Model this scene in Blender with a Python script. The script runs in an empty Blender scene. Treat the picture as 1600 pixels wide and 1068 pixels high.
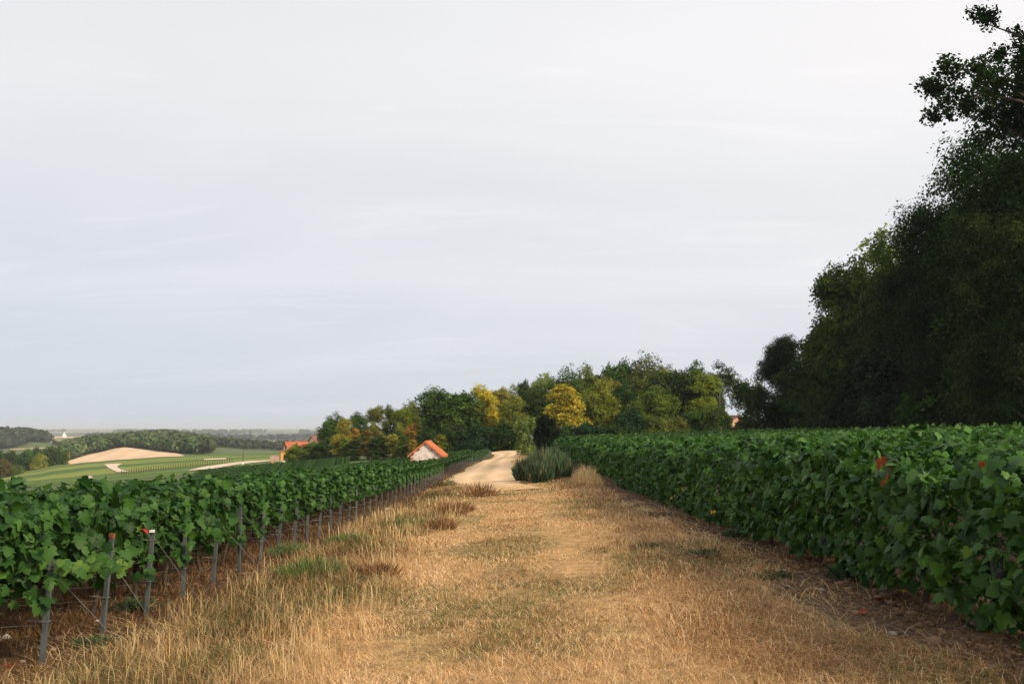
import bpy, math, random
import numpy as np
from mathutils import Vector, Matrix

R = math.radians
rng = np.random.default_rng(7)
random.seed(7)
scene = bpy.context.scene
COL = scene.collection

# ------------------------------------------------------------------ camera, sky, sun, exposure
EYE = 1.70                      # eye height over the track
FPX = 1600 * 35 / 36.0          # focal length in photo pixels
VH = 668.0                      # eye level in photo pixels
PITCH = math.atan((VH - 534.0) / FPX)

cam_data = bpy.data.cameras.new('camera')
cam_data.lens = 35.0
cam_data.sensor_width = 36.0
cam_data.clip_start = 0.1
cam_data.clip_end = 40000
cam = bpy.data.objects.new('camera', cam_data)
cam.location = (0, 0, EYE)
cam.rotation_euler = (math.pi / 2 + PITCH, 0, 0)
COL.objects.link(cam)
scene.camera = cam

SUN_DIR = Vector((0.74, -0.67, 0)).normalized()      # low hazy sun beyond the wood on the right
SUN_EL = R(31)
SUN_ROT = math.atan2(SUN_DIR.x, SUN_DIR.y)
SUN_STRENGTH, SUN_ANGLE = 4.2, R(9)
SKY_STRENGTH = 0.097

sd = bpy.data.lights.new('sun', 'SUN')
sd.energy = SUN_STRENGTH
sd.angle = SUN_ANGLE
sd.color = (1.0, 0.83, 0.60)
sun = bpy.data.objects.new('sun', sd)
dirv = Vector((SUN_DIR.x * math.cos(SUN_EL), SUN_DIR.y * math.cos(SUN_EL), math.sin(SUN_EL)))
sun.rotation_euler = (-dirv).to_track_quat('-Z', 'Y').to_euler()
sun.location = (60, -40, 60)
COL.objects.link(sun)

world = bpy.data.worlds.new('World')
scene.world = world
world.use_nodes = True
wn, wl = world.node_tree.nodes, world.node_tree.links
wn.clear()
w_out = wn.new('ShaderNodeOutputWorld')
w_bg = wn.new('ShaderNodeBackground')
w_bg.inputs['Strength'].default_value = SKY_STRENGTH
sky = wn.new('ShaderNodeTexSky')
sky.sky_type = 'NISHITA'
sky.sun_disc = False
sky.sun_elevation = SUN_EL
sky.sun_rotation = SUN_ROT
sky.dust_density = 3.0
tc = wn.new('ShaderNodeTexCoord')
# cloud sheet: direction projected on a plane overhead so the veil thins out into streaks near the horizon
sep = wn.new('ShaderNodeSeparateXYZ'); wl.new(tc.outputs['Generated'], sep.inputs[0])
zz = wn.new('ShaderNodeMath'); zz.operation = 'MAXIMUM'; zz.inputs[1].default_value = 0.0
wl.new(sep.outputs['Z'], zz.inputs[0])
za = wn.new('ShaderNodeMath'); za.operation = 'ADD'; za.inputs[1].default_value = 0.16
wl.new(zz.outputs[0], za.inputs[0])
dx = wn.new('ShaderNodeMath'); dx.operation = 'DIVIDE'; wl.new(sep.outputs['X'], dx.inputs[0]); wl.new(za.outputs[0], dx.inputs[1])
dy = wn.new('ShaderNodeMath'); dy.operation = 'DIVIDE'; wl.new(sep.outputs['Y'], dy.inputs[0]); wl.new(za.outputs[0], dy.inputs[1])
cmb = wn.new('ShaderNodeCombineXYZ'); wl.new(dx.outputs[0], cmb.inputs[0]); wl.new(dy.outputs[0], cmb.inputs[1])
cmap = wn.new('ShaderNodeMapping'); cmap.inputs['Rotation'].default_value = (0, 0, R(-28))
cmap.inputs['Scale'].default_value = (0.55, 1.15, 1.0); cmap.inputs['Location'].default_value = (3.1, 1.7, 0)
wl.new(cmb.outputs[0], cmap.inputs['Vector'])
cn = wn.new('ShaderNodeTexNoise'); cn.inputs['Scale'].default_value = 1.1; cn.inputs['Detail'].default_value = 7
cn.inputs['Roughness'].default_value = 0.52; cn.inputs['Distortion'].default_value = 0.5
wl.new(cmap.outputs[0], cn.inputs['Vector'])
cr = wn.new('ShaderNodeValToRGB')
cr.color_ramp.elements[0].position = 0.30; cr.color_ramp.elements[0].color = (8.75, 8.8, 8.95, 1)
cr.color_ramp.elements[1].position = 0.72; cr.color_ramp.elements[1].color = (9.9, 9.75, 9.75, 1)
wl.new(cn.outputs['Fac'], cr.inputs[0])
# the veil is a little bluer and dimmer low down and away from the sun
hz = wn.new('ShaderNodeMapRange'); hz.inputs['From Min'].default_value = 0.0; hz.inputs['From Max'].default_value = 0.32
hz.inputs['To Min'].default_value = 0.0; hz.inputs['To Max'].default_value = 1.0
wl.new(zz.outputs[0], hz.inputs['Value'])
hm = wn.new('ShaderNodeMix'); hm.data_type = 'RGBA'
hm.inputs['A'].default_value = (0.765, 0.82, 0.88, 1); hm.inputs['B'].default_value = (1, 1, 1, 1)
wl.new(hz.outputs[0], hm.inputs['Factor'])
mul = wn.new('ShaderNodeMix'); mul.data_type = 'RGBA'; mul.blend_type = 'MULTIPLY'; mul.inputs['Factor'].default_value = 1.0
wl.new(cr.outputs[0], mul.inputs['A']); wl.new(hm.outputs['Result'], mul.inputs['B'])
# brighter and warmer round towards the sun, cooler away from it
dt = wn.new('ShaderNodeVectorMath'); dt.operation = 'DOT_PRODUCT'; dt.inputs[1].default_value = (SUN_DIR.x, SUN_DIR.y, 0)
wl.new(tc.outputs['Generated'], dt.inputs[0])
sm_ = wn.new('ShaderNodeMapRange'); sm_.inputs['From Min'].default_value = -1.0; sm_.inputs['From Max'].default_value = 0.2
wl.new(dt.outputs['Value'], sm_.inputs['Value'])
sc_ = wn.new('ShaderNodeMix'); sc_.data_type = 'RGBA'
sc_.inputs['A'].default_value = (0.865, 0.885, 0.905, 1); sc_.inputs['B'].default_value = (1.12, 1.08, 1.06, 1)
wl.new(sm_.outputs[0], sc_.inputs['Factor'])
mul2 = wn.new('ShaderNodeMix'); mul2.data_type = 'RGBA'; mul2.blend_type = 'MULTIPLY'; mul2.inputs['Factor'].default_value = 1.0
wl.new(mul.outputs['Result'], mul2.inputs['A']); wl.new(sc_.outputs['Result'], mul2.inputs['B'])
wm_ = wn.new('ShaderNodeMapping'); wm_.inputs['Rotation'].default_value = (0, 0, R(-22)); wm_.inputs['Scale'].default_value = (1.0, 3.2, 1.0); wm_.inputs['Location'].default_value = (1.3, 0.4, 0)
wl.new(cmb.outputs[0], wm_.inputs['Vector'])
wz = wn.new('ShaderNodeTexNoise'); wz.inputs['Scale'].default_value = 1.5; wz.inputs['Detail'].default_value = 9; wz.inputs['Roughness'].default_value = 0.6; wz.inputs['Distortion'].default_value = 0.8
wl.new(wm_.outputs[0], wz.inputs['Vector'])
wr_ = wn.new('ShaderNodeMapRange'); wr_.inputs['From Min'].default_value = 0.56; wr_.inputs['From Max'].default_value = 0.78; wr_.inputs['To Max'].default_value = 0.055
wl.new(wz.outputs['Fac'], wr_.inputs['Value'])
wv = wn.new('ShaderNodeMix'); wv.data_type = 'RGBA'; wv.blend_type = 'ADD'
wv.inputs['B'].default_value = (9.5, 9.0, 9.0, 1)
wl.new(wr_.outputs[0], wv.inputs['Factor']); wl.new(mul2.outputs['Result'], wv.inputs['A'])
mul = wv
mx = wn.new('ShaderNodeMix'); mx.data_type = 'RGBA'; mx.inputs['Factor'].default_value = 0.93
wl.new(sky.outputs[0], mx.inputs['A']); wl.new(mul.outputs['Result'], mx.inputs['B'])
wl.new(mx.outputs['Result'], w_bg.inputs['Color'])
wl.new(w_bg.outputs[0], w_out.inputs['Surface'])

scene.view_settings.view_transform = 'Standard'
scene.view_settings.look = 'None'
scene.view_settings.gamma = 1.0
scene.view_settings.exposure = 0.12
scene.cycles.max_bounces = 8
scene.cycles.transparent_max_bounces = 8
scene.cycles.volume_bounces = 0

# ------------------------------------------------------------------ helpers
def pix(u, v, Y):
    """world point seen at photo pixel (u, v) at depth Y"""
    cx, cy = (u - 800.0) / FPX, (534.0 - v) / FPX
    dy_ = math.cos(PITCH) - cy * math.sin(PITCH)
    dz_ = math.sin(PITCH) + cy * math.cos(PITCH)
    k = Y / dy_
    return Vector((cx * k, Y, EYE + dz_ * k))

def vz(v, Y):
    return pix(800, v, Y).z

def px_x(u, Y, v=690):
    return pix(u, v, Y).x

def hash2(ix, iy, s):
    n = (ix.astype(np.int64) * 374761393 + iy.astype(np.int64) * 668265263 + s * 982451653) & 0x7fffffff
    n = ((n ^ (n >> 13)) * 1274126177) & 0x7fffffff
    n = n ^ (n >> 16)
    return (n & 0xffff) / 65535.0

def vnoise(x, y, s=0):
    x = np.asarray(x, float); y = np.asarray(y, float)
    ix, iy = np.floor(x), np.floor(y)
    fx, fy = x - ix, y - iy
    fx = fx * fx * (3 - 2 * fx); fy = fy * fy * (3 - 2 * fy)
    a = hash2(ix, iy, s); b = hash2(ix + 1, iy, s); c = hash2(ix, iy + 1, s); d = hash2(ix + 1, iy + 1, s)
    return (a * (1 - fx) + b * fx) * (1 - fy) + (c * (1 - fx) + d * fx) * fy

def fnoise(x, y, s=0, o=3):
    t, a, k = 0, 0.5, 1.0
    for i in range(o):
        t = t + a * vnoise(np.asarray(x) * k, np.asarray(y) * k, s + i * 17); a *= 0.5; k *= 2.07
    return t / (1 - 0.5 ** o)

def mesh_np(name, verts, faces, tint=None, col=None, col_domain='FACE', smooth=False):
    """verts (N,3); faces: one (M,k) array or a list of such arrays"""
    me = bpy.data.meshes.new(name)
    verts = np.asarray(verts, np.float32)
    if not isinstance(faces, list): faces = [faces]
    faces = [np.asarray(f, np.int32) for f in faces if len(f)]
    nl = sum(f.size for f in faces); nf = sum(len(f) for f in faces)
    me.vertices.add(len(verts)); me.vertices.foreach_set('co', verts.ravel())
    me.loops.add(nl); me.loops.foreach_set('vertex_index', np.concatenate([f.ravel() for f in faces]))
    me.polygons.add(nf)
    starts, p = [], 0
    for f in faces:
        starts.append(p + np.arange(len(f)) * f.shape[1]); p += f.size
    me.polygons.foreach_set('loop_start', np.concatenate(starts).astype(np.int32))
    if smooth: me.polygons.foreach_set('use_smooth', np.ones(nf, bool))
    me.update(calc_edges=True)
    if tint is not None:
        a = me.attributes.new('tint', 'FLOAT', 'FACE'); a.data.foreach_set('value', np.asarray(tint, np.float32))
    if col is not None:
        a = me.attributes.new('col', 'FLOAT_COLOR', col_domain)
        c = np.ones((len(col), 4), np.float32); c[:, :3] = col
        a.data.foreach_set('color', c.ravel())
    return me

class MB:
    """collects boxes, tubes, prisms for ONE mesh"""
    def __init__(s): s.v, s.f = [], []
    def add(s, vs, fs):
        o = len(s.v); s.v += [tuple(v) for v in vs]; s.f += [tuple(i + o for i in f) for f in fs]
    def box(s, x0, x1, y0, y1, z0, z1):
        s.add([(x0, y0, z0), (x1, y0, z0), (x1, y1, z0), (x0, y1, z0), (x0, y0, z1), (x1, y0, z1), (x1, y1, z1), (x0, y1, z1)],
              [(0, 3, 2, 1), (4, 5, 6, 7), (0, 1, 5, 4), (1, 2, 6, 5), (2, 3, 7, 6), (3, 0, 4, 7)])
    def tube(s, pts, rad, n=6):
        pts = [Vector(p) for p in pts]
        if not hasattr(rad, '__len__'): rad = [rad] * len(pts)
        o = len(s.v)
        for i, p in enumerate(pts):
            a = pts[max(i - 1, 0)]; b = pts[min(i + 1, len(pts) - 1)]
            d = (b - a).normalized()
            q = d.orthogonal().normalized() if i == 0 else (qp - d * qp.dot(d)).normalized()
            qp = q; w = d.cross(q)
            for k in range(n):
                t = 2 * math.pi * k / n
                s.v.append(tuple(p + (q * math.cos(t) + w * math.sin(t)) * rad[i]))
        for i in range(len(pts) - 1):
            for k in range(n):
                a = o + i * n + k; b = o + i * n + (k + 1) % n
                s.f.append((a, b, b + n, a + n))
        s.f.append(tuple(o + k for k in reversed(range(n))))
        s.f.append(tuple(o + (len(pts) - 1) * n + k for k in range(n)))
    def prism(s, poly, axis, a0, a1):
        """poly in the two other axes, extruded along axis ('x','y','z')"""
        def p(q, t):
            return {'x': (t, q[0], q[1]), 'y': (q[0], t, q[1]), 'z': (q[0], q[1], t)}[axis]
        n = len(poly)
        s.add([p(q, a0) for q in poly] + [p(q, a1) for q in poly],
              [tuple(range(n)), tuple(reversed(range(n, 2 * n)))] + [(i, i + n, (i + 1) % n + n, (i + 1) % n) for i in range(n)])
    def mesh(s, name, smooth=False):
        me = bpy.data.meshes.new(name)
        me.from_pydata(s.v, [], s.f); me.update()
        import bmesh
        b = bmesh.new(); b.from_mesh(me); bmesh.ops.recalc_face_normals(b, faces=b.faces); b.to_mesh(me); b.free()
        if smooth:
            for p in me.polygons: p.use_smooth = True
        return me

def ob(name, me, mat=None, parent=None, loc=None, kind=None):
    o = bpy.data.objects.new(name, me)
    COL.objects.link(o)
    if mat is not None and me is not None and len(me.materials) == 0: me.materials.append(mat)
    if parent is not None: o.parent = parent
    if loc is not None: o.location = loc
    if kind: o['kind'] = kind
    return o

def tag(o, label, cat, group=None):
    o['label'] = label; o['category'] = cat
    if group: o['group'] = group
    return o

def thing(name, label, cat, loc, rotz=0, group=None):
    o = bpy.data.objects.new(name, None); COL.objects.link(o)
    o.empty_display_size = 0.2
    o.location = loc; o.rotation_euler = (0, 0, rotz)
    return tag(o, label, cat, group)

ORD = ['first', 'second', 'third', 'fourth', 'fifth', 'sixth', 'seventh', 'eighth', 'ninth', 'tenth', 'eleventh', 'twelfth',
       'thirteenth', 'fourteenth', 'fifteenth', 'sixteenth', 'seventeenth', 'eighteenth', 'nineteenth', 'twentieth',
       'twenty-first', 'twenty-second', 'twenty-third', 'twenty-fourth', 'twenty-fifth', 'twenty-sixth', 'twenty-seventh', 'twenty-eighth']

# ------------------------------------------------------------------ materials
def new_mat(name):
    m = bpy.data.materials.new(name); m.use_nodes = True
    n = m.node_tree.nodes; n.clear()
    out = n.new('ShaderNodeOutputMaterial')
    return m, n, m.node_tree.links, out

def leaf_mat(name, lo, hi, trans=0.28, rough=0.5, spec=0.3, use_obj=False, noise=0.0):
    m, n, l, out = new_mat(name)
    at = n.new('ShaderNodeAttribute'); at.attribute_name = 'tint'
    mixc = n.new('ShaderNodeMix'); mixc.data_type = 'RGBA'
    mixc.inputs['A'].default_value = (*lo, 1); mixc.inputs['B'].default_value = (*hi, 1)
    l.new(at.outputs['Fac'], mixc.inputs['Factor'])
    res = mixc.outputs['Result']
    if use_obj:
        oi = n.new('ShaderNodeObjectInfo')
        mu = n.new('ShaderNodeMix'); mu.data_type = 'RGBA'; mu.blend_type = 'MULTIPLY'; mu.inputs['Factor'].default_value = 1
        l.new(oi.outputs['Color'], mu.inputs['A']); l.new(res, mu.inputs['B']); res = mu.outputs['Result']
    b = n.new('ShaderNodeBsdfPrincipled')
    b.inputs['Roughness'].default_value = rough; b.inputs['Specular IOR Level'].default_value = spec
    l.new(res, b.inputs['Base Color'])
    t = n.new('ShaderNodeBsdfTranslucent')
    tm = n.new('ShaderNodeMix'); tm.data_type = 'RGBA'; tm.blend_type = 'MULTIPLY'; tm.inputs['Factor'].default_value = 1
    tm.inputs['B'].default_value = (1.5, 1.5, 0.7, 1)
    l.new(res, tm.inputs['A']); l.new(tm.outputs['Result'], t.inputs['Color'])
    ms = n.new('ShaderNodeMixShader'); ms.inputs[0].default_value = trans
    l.new(b.outputs[0], ms.inputs[1]); l.new(t.outputs[0], ms.inputs[2]); l.new(ms.outputs[0], out.inputs['Surface'])
    return m

def col_mat(name, scale=6.0, amount=0.5, bump=0.3, bump_scale=30.0, rough=0.9, trans=0.0, bdist=0.03):
    """base colour from the 'col' attribute, broken up by noise"""
    m, n, l, out = new_mat(name)
    at = n.new('ShaderNodeAttribute'); at.attribute_name = 'col'
    res = at.outputs['Color']
    geo = n.new('ShaderNodeNewGeometry')
    if amount > 0:
        nz = n.new('ShaderNodeTexNoise'); nz.inputs['Scale'].default_value = scale; nz.inputs['Detail'].default_value = 8
        nz.inputs['Roughness'].default_value = 0.65
        l.new(geo.outputs['Position'], nz.inputs['Vector'])
        mr = n.new('ShaderNodeMapRange'); mr.inputs['From Min'].default_value = 0.25; mr.inputs['From Max'].default_value = 0.75
        mr.inputs['To Min'].default_value = 1 - amount; mr.inputs['To Max'].default_value = 1 + amount
        l.new(nz.outputs['Fac'], mr.inputs['Value'])
        vm = n.new('ShaderNodeVectorMath'); vm.operation = 'SCALE'
        l.new(res, vm.inputs[0]); l.new(mr.outputs[0], vm.inputs['Scale']); res = vm.outputs[0]
    b = n.new('ShaderNodeBsdfPrincipled'); b.inputs['Roughness'].default_value = rough; b.inputs['Specular IOR Level'].default_value = 0.1
    l.new(res, b.inputs['Base Color'])
    if bump > 0:
        n2 = n.new('ShaderNodeTexNoise'); n2.inputs['Scale'].default_value = bump_scale; n2.inputs['Detail'].default_value = 8
        l.new(geo.outputs['Position'], n2.inputs['Vector'])
        bp = n.new('ShaderNodeBump'); bp.inputs['Strength'].default_value = bump; bp.inputs['Distance'].default_value = bdist
        l.new(n2.outputs['Fac'], bp.inputs['Height']); l.new(bp.outputs[0], b.inputs['Normal'])
    sh = b.outputs[0]
    if trans > 0:
        t = n.new('ShaderNodeBsdfTranslucent'); l.new(res, t.inputs['Color'])
        ms = n.new('ShaderNodeMixShader'); ms.inputs[0].default_value = trans
        l.new(sh, ms.inputs[1]); l.new(t.outputs[0], ms.inputs[2]); sh = ms.outputs[0]
    l.new(sh, out.inputs['Surface'])
    return m

def simple_mat(name, c1, c2=None, scale=8.0, rough=0.8, metal=0.0, bump=0.2, spec=0.3, stretch=None, detail=6, lo=0.35, hi=0.65, obj_space=True):
    m, n, l, out = new_mat(name)
    b = n.new('ShaderNodeBsdfPrincipled'); b.inputs['Roughness'].default_value = rough
    b.inputs['Metallic'].default_value = metal; b.inputs['Specular IOR Level'].default_value = spec
    tcn = n.new('ShaderNodeTexCoord'); src = tcn.outputs['Object']
    if not obj_space:
        g = n.new('ShaderNodeNewGeometry'); src = g.outputs['Position']
    mp = n.new('ShaderNodeMapping'); l.new(src, mp.inputs[0])
    if stretch: mp.inputs['Scale'].default_value = stretch
    nz = n.new('ShaderNodeTexNoise'); nz.inputs['Scale'].default_value = scale; nz.inputs['Detail'].default_value = detail
    l.new(mp.outputs[0], nz.inputs['Vector'])
    rp = n.new('ShaderNodeValToRGB')
    rp.color_ramp.elements[0].position = lo; rp.color_ramp.elements[0].color = (*c1, 1)
    rp.color_ramp.elements[1].position = hi; rp.color_ramp.elements[1].color = (*(c2 or c1), 1)
    l.new(nz.outputs['Fac'], rp.inputs[0]); l.new(rp.outputs[0], b.inputs['Base Color'])
    if bump:
        bp = n.new('ShaderNodeBump'); bp.inputs['Strength'].default_value = bump; bp.inputs['Distance'].default_value = 0.02
        l.new(nz.outputs['Fac'], bp.inputs['Height']); l.new(bp.outputs[0], b.inputs['Normal'])
    l.new(b.outputs[0], out.inputs['Surface'])
    return m

M_VINE = leaf_mat('vine_leaf', (0.009, 0.037, 0.010), (0.074, 0.165, 0.030), trans=0.24, rough=0.5, spec=0.15)
M_VINEP = leaf_mat('vine_leaf_pale', (0.06, 0.13, 0.02), (0.13, 0.21, 0.04), trans=0.30, rough=0.5, spec=0.15)
M_RED = leaf_mat('withered_leaf', (0.10, 0.022, 0.010), (0.24, 0.052, 0.018), trans=0.2, rough=0.7, spec=0.1)
M_YEL = leaf_mat('yellowed_leaf', (0.42, 0.24, 0.03), (0.50, 0.34, 0.05), trans=0.25, rough=0.6, spec=0.2)
M_TREE = leaf_mat('tree_leaf', (0.44, 0.60, 0.60), (1.50, 1.36, 1.15), trans=0.22, rough=0.7, spec=0.04, use_obj=True)
M_BARK = simple_mat('bark', (0.035, 0.028, 0.02), (0.10, 0.085, 0.065), scale=3, stretch=(4, 4, 0.6), rough=0.9)
M_PALEBARK = simple_mat('pale_bark', (0.18, 0.16, 0.13), (0.36, 0.33, 0.28), scale=3, stretch=(3, 3, 1.2), rough=0.85)
M_VINEWOOD = simple_mat('vine_wood', (0.025, 0.018, 0.012), (0.07, 0.05, 0.035), scale=14, stretch=(1, 1, 0.3), rough=0.95, bump=0.5)
M_STEEL = simple_mat('galvanised_steel', (0.055, 0.068, 0.072), (0.13, 0.15, 0.155), scale=9, stretch=(3, 3, 0.5), rough=0.55, metal=0.25, spec=0.4, bump=0.05)
M_RUST = simple_mat('rusty_steel', (0.12, 0.035, 0.018), (0.26, 0.09, 0.04), scale=20, rough=0.8)
M_WIRE = simple_mat('wire', (0.20, 0.20, 0.19), (0.32, 0.31, 0.29), scale=5, rough=0.5, metal=0.4, bump=0)
M_GROUND = col_mat('ground_cover', scale=5.0, amount=0.55, bump=0.9, bump_scale=34, bdist=0.04)
M_GRASS = col_mat('grass_blades', amount=0, bump=0, rough=0.7, trans=0.22)
M_ROAD = col_mat('road_dirt', scale=2.2, amount=0.16, bump=0.35, bump_scale=14, bdist=0.03)
M_FIELD = col_mat('far_field', scale=0.25, amount=0.14, bump=0.3, bump_scale=0.8, bdist=0.6)
M_WOODFAR = col_mat('far_wood', amount=0, bump=0, rough=0.8, trans=0.15)

# ------------------------------------------------------------------ terrain
YL = ([-40, 0, 10, 28, 44, 59, 78, 100, 120, 170], [1.9, 1.95, 2.0, 2.4, 2.72, 2.9, 2.92, 3.0, 3.2, 3.6])
YC = ([-40, 0, 7, 20, 40, 60, 100, 125, 170], [1.6, 1.65, 1.70, 1.95, 2.33, 2.5, 2.6, 2.85, 3.3])
YR = ([-40, 0, 7, 30, 43, 78, 110, 170], [1.4, 1.5, 1.55, 1.93, 2.1, 2.35, 2.4, 2.6])
US = [-500, 0, 60, 100, 150, 200, 260, 330, 400, 450, 520, 600, 700, 800, 1140, 1600, 2600]
VT = {
 150: [800, 770, 765, 760, 757, 752, 746, 738, 730, 724, 720, 716, 708, 699, 684, 671, 655],
 200: [775, 760, 756, 753, 750, 746, 741, 735, 728, 724, 718, 712, 704, 697, 682, 669, 650],
 300: [770, 752, 742, 736, 731, 727, 723, 719, 716, 714, 712, 708, 702, 695, 681, 669, 650],
 400: [768, 748, 735, 727, 722, 718, 714, 711, 709, 707, 706, 703, 700, 693, 680, 669, 652],
 470: [770, 752, 742, 733, 727, 723, 718, 714, 711, 709, 707, 704, 700, 693, 680, 670, 655],
 560: [765, 745, 735, 725.5, 717, 713, 711, 711, 710, 709, 707, 704, 700, 693, 680, 670, 658],
 700: [755, 735, 722, 716, 706.5, 699, 703, 708, 709, 708, 706, 704, 700, 693, 682, 672, 662],
 800: [740, 722, 712, 706, 700, 696, 695, 700, 704, 705, 705, 703, 698, 693, 682, 672, 664],
 1000: [715, 706, 703, 701, 693, 689, 685, 693, 700, 702, 703, 702, 698, 693, 683, 674, 666],
 1110: [705, 703, 700.5, 699, 696, 696, 694, 697, 701, 701, 702, 702, 698, 693, 683, 675, 667],
 1250: [690, 683, 685, 697, 698, 700, 700, 700, 700, 700, 700, 700, 698, 693, 684, 676, 668],
 1500: [690, 689, 688, 687, 686, 695, 697, 697, 697, 697, 697, 697, 696, 692, 685, 678, 669],
 2000: [686, 686, 683, 682, 682, 689, 690, 690, 688.5, 688.5, 689, 689, 689, 688, 684, 679, 671],
 2600: [684, 684, 684, 684, 684, 686, 686, 686, 686, 686, 686, 686, 685, 684, 682, 678, 672],
 4000: [679] * 17, 6000: [675] * 17, 9000: [672] * 17, 14000: [669.8] * 17, 22000: [669] * 17,
}
NY = sorted(VT)
_ZT = np.array([[vz(v, Y) for v in VT[Y]] for Y in NY])
_LY = np.log(np.array(NY, float))

def z_far(x, y):
    y = np.maximum(y, 1.0)
    u = 800 + x / y * FPX * 0.9963
    u = np.clip(u, US[0], US[-1])
    ly = np.clip(np.log(np.maximum(y, NY[0])), _LY[0], _LY[-1])
    iu = np.clip(np.searchsorted(US, u) - 1, 0, len(US) - 2)
    iy = np.clip(np.searchsorted(_LY, ly) - 1, 0, len(_LY) - 2)
    ua = np.array(US, float)
    fu = (u - ua[iu]) / (ua[iu + 1] - ua[iu]); fy = (ly - _LY[iy]) / (_LY[iy + 1] - _LY[iy])
    fu = fu * fu * (3 - 2 * fu) * 0.5 + fu * 0.5; fy = fy * fy * (3 - 2 * fy)
    return (_ZT[iy, iu] * (1 - fu) + _ZT[iy, iu + 1] * fu) * (1 - fy) + (_ZT[iy + 1, iu] * (1 - fu) + _ZT[iy + 1, iu + 1] * fu) * fy

HUT = (px_x(667, 100), 100.0)
def z_near(x, y):
    l = np.interp(y, *YL); c = np.interp(y, *YC); r = np.interp(y, *YR)
    sl = np.interp(y, [6, 56, 92, 130], [0.055, 0.085, 0.13, 0.13])
    sr = np.interp(y, [0, 40, 110], [0.045, 0.042, 0.04])
    d = np.where(x < 0, np.interp(np.clip(-x / 4, 0, 1), [0, 1], [0, 1]) * (l - c) + c, np.clip(x / 3.6, 0, 1) * (r - c) + c)
    d = d + np.where(x < -4, (-4 - x) * sl, 0) - np.where(x > 3.6, np.minimum(x - 3.6, 34) * sr, 0)
    d = d + 1.25 * np.exp(-(((x - HUT[0]) / 5.5) ** 2 + ((y - HUT[1]) / 8.0) ** 2))
    return EYE - d

def Z(x, y):
    x = np.asarray(x, float); y = np.asarray(y, float)
    t = np.clip((y - 112) / 38.0, 0, 1); t = t * t * (3 - 2 * t)
    return z_near(x, y) * (1 - t) + z_far(x, y) * t

def Zs(x, y): return float(Z(np.array([x]), np.array([y]))[0])

def zones(x, y):
    """base colours of the ground cover near the track"""
    w = (fnoise(x * 0.7, y * 0.5, 3) - 0.5)
    t = x + w * 1.1
    g = fnoise(x * 0.55, y * 0.30, 11)
    straw = np.array([0.42, 0.26, 0.115]); brown = np.array([0.12, 0.070, 0.038]); soil = np.array([0.10, 0.066, 0.045])
    green = np.array([0.13, 0.125, 0.035]); dry = np.array([0.30, 0.175, 0.075])
    def sm(a, b, q): 
        k = np.clip((q - a) / (b - a), 0, 1); return (k * k * (3 - 2 * k))[..., None]
    c = np.broadcast_to(straw, x.shape + (3,)).copy()
    gl = sm(0.47, 0.64, g)
    c = c * (1 - gl * 0.5) + green * gl * 0.5
    k = sm(-1.5, -2.2, t); c = c * (1 - k) + (dry * 0.22 + green * 0.42) * k
    k = sm(-3.0, -3.7, t); c = c * (1 - k) + brown * .6 * k
    k = sm(1.7, 2.4, t); c = c * (1 - k) + dry * k
    k = sm(2.7, 3.2, t); c = c * (1 - k) + soil * .85 * k
    return c

# one ground sheet, polar round the camera, out to the horizon
az = np.concatenate([np.linspace(-180, -45, 46)[:-1], np.linspace(-45, -30, 31)[:-1], np.linspace(-30, 30, 421)[:-1], np.linspace(30, 45, 31)[:-1], np.linspace(45, 180, 46)[:-1]])
rr = np.concatenate([[0.6, 1.5, 2.5, 3.5, 4.5], np.geomspace(5.2, 160, 240), np.geomspace(162, 22000, 230)])
A, RR = np.meshgrid(np.radians(az), rr, indexing='ij')
gx, gy = np.sin(A) * RR, np.cos(A) * RR
inview = np.abs(A) < R(60)
gz = np.where(gy > -30, Z(gx, gy), Z(gx, np.full_like(gy, -30.0)))
near = np.exp(-(RR / 40.0) ** 2)
gz = gz + near * (fnoise(gx * 1.3, gy * 1.3, 5, 4) - 0.5) * 0.07
gcol = zones(gx, gy)
# far country: patchwork of fields and dark woods on the plain
cellx, celly = np.floor(gx / 420 + 0.8 * vnoise(gy / 900, gx * 0, 5)), np.floor(gy / 700 + 0.6 * vnoise(gx / 700, gy * 0, 8))
h1 = hash2(cellx, celly, 21)
pal = np.array([[0.10, 0.13, 0.05], [0.075, 0.10, 0.042], [0.42, 0.31, 0.17], [0.16, 0.17, 0.07], [0.035, 0.055, 0.025], [0.05, 0.075, 0.03], [0.34, 0.26, 0.14], [0.04, 0.06, 0.028]])
fcol = pal[(h1 * 7.99).astype(int)]
wd = fnoise(gx / 900, gy / 1500, 31)
fcol = np.where((wd > 0.53)[..., None], np.array([0.032, 0.052, 0.026]), fcol)
midc = np.array([0.085, 0.115, 0.04]) * (0.8 + 0.5 * fnoise(gx / 30, gy / 30, 9))[..., None]
t1 = np.clip((RR - 108) / 30, 0, 1)[..., None]; t2 = np.clip((RR - 1900) / 300, 0, 1)[..., None]
gcol = gcol * (1 - t1) + midc * t1
gcol = gcol * (1 - t2) + fcol * t2
# vineyard floor left and right is bare and brown, weedy
na, nr = A.shape
gv = np.stack([gx, gy, gz], -1).reshape(-1, 3)
ia, ir = np.meshgrid(np.arange(na), np.arange(nr - 1), indexing='ij')
ib = (ia + 1) % na
gf = np.stack([ia * nr + ir, ib * nr + ir, ib * nr + ir + 1, ia * nr + ir + 1], -1).reshape(-1, 4)[:, ::-1]
gv = np.vstack([gv, [[0, 0, float(gz[:, 0].mean())]]])
cap = np.array([[i * nr, len(gv) - 1, ((i + 1) % na) * nr] for i in range(na)])[:, ::-1]
gc = np.vstack([gcol.reshape(-1, 3), [[0.4, 0.27, 0.12]]])
ground = ob('ground', mesh_np('ground', gv, [gf, cap[:, ::-1]], col=gc, col_domain='POINT', smooth=True), M_GROUND, kind='structure')

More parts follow.
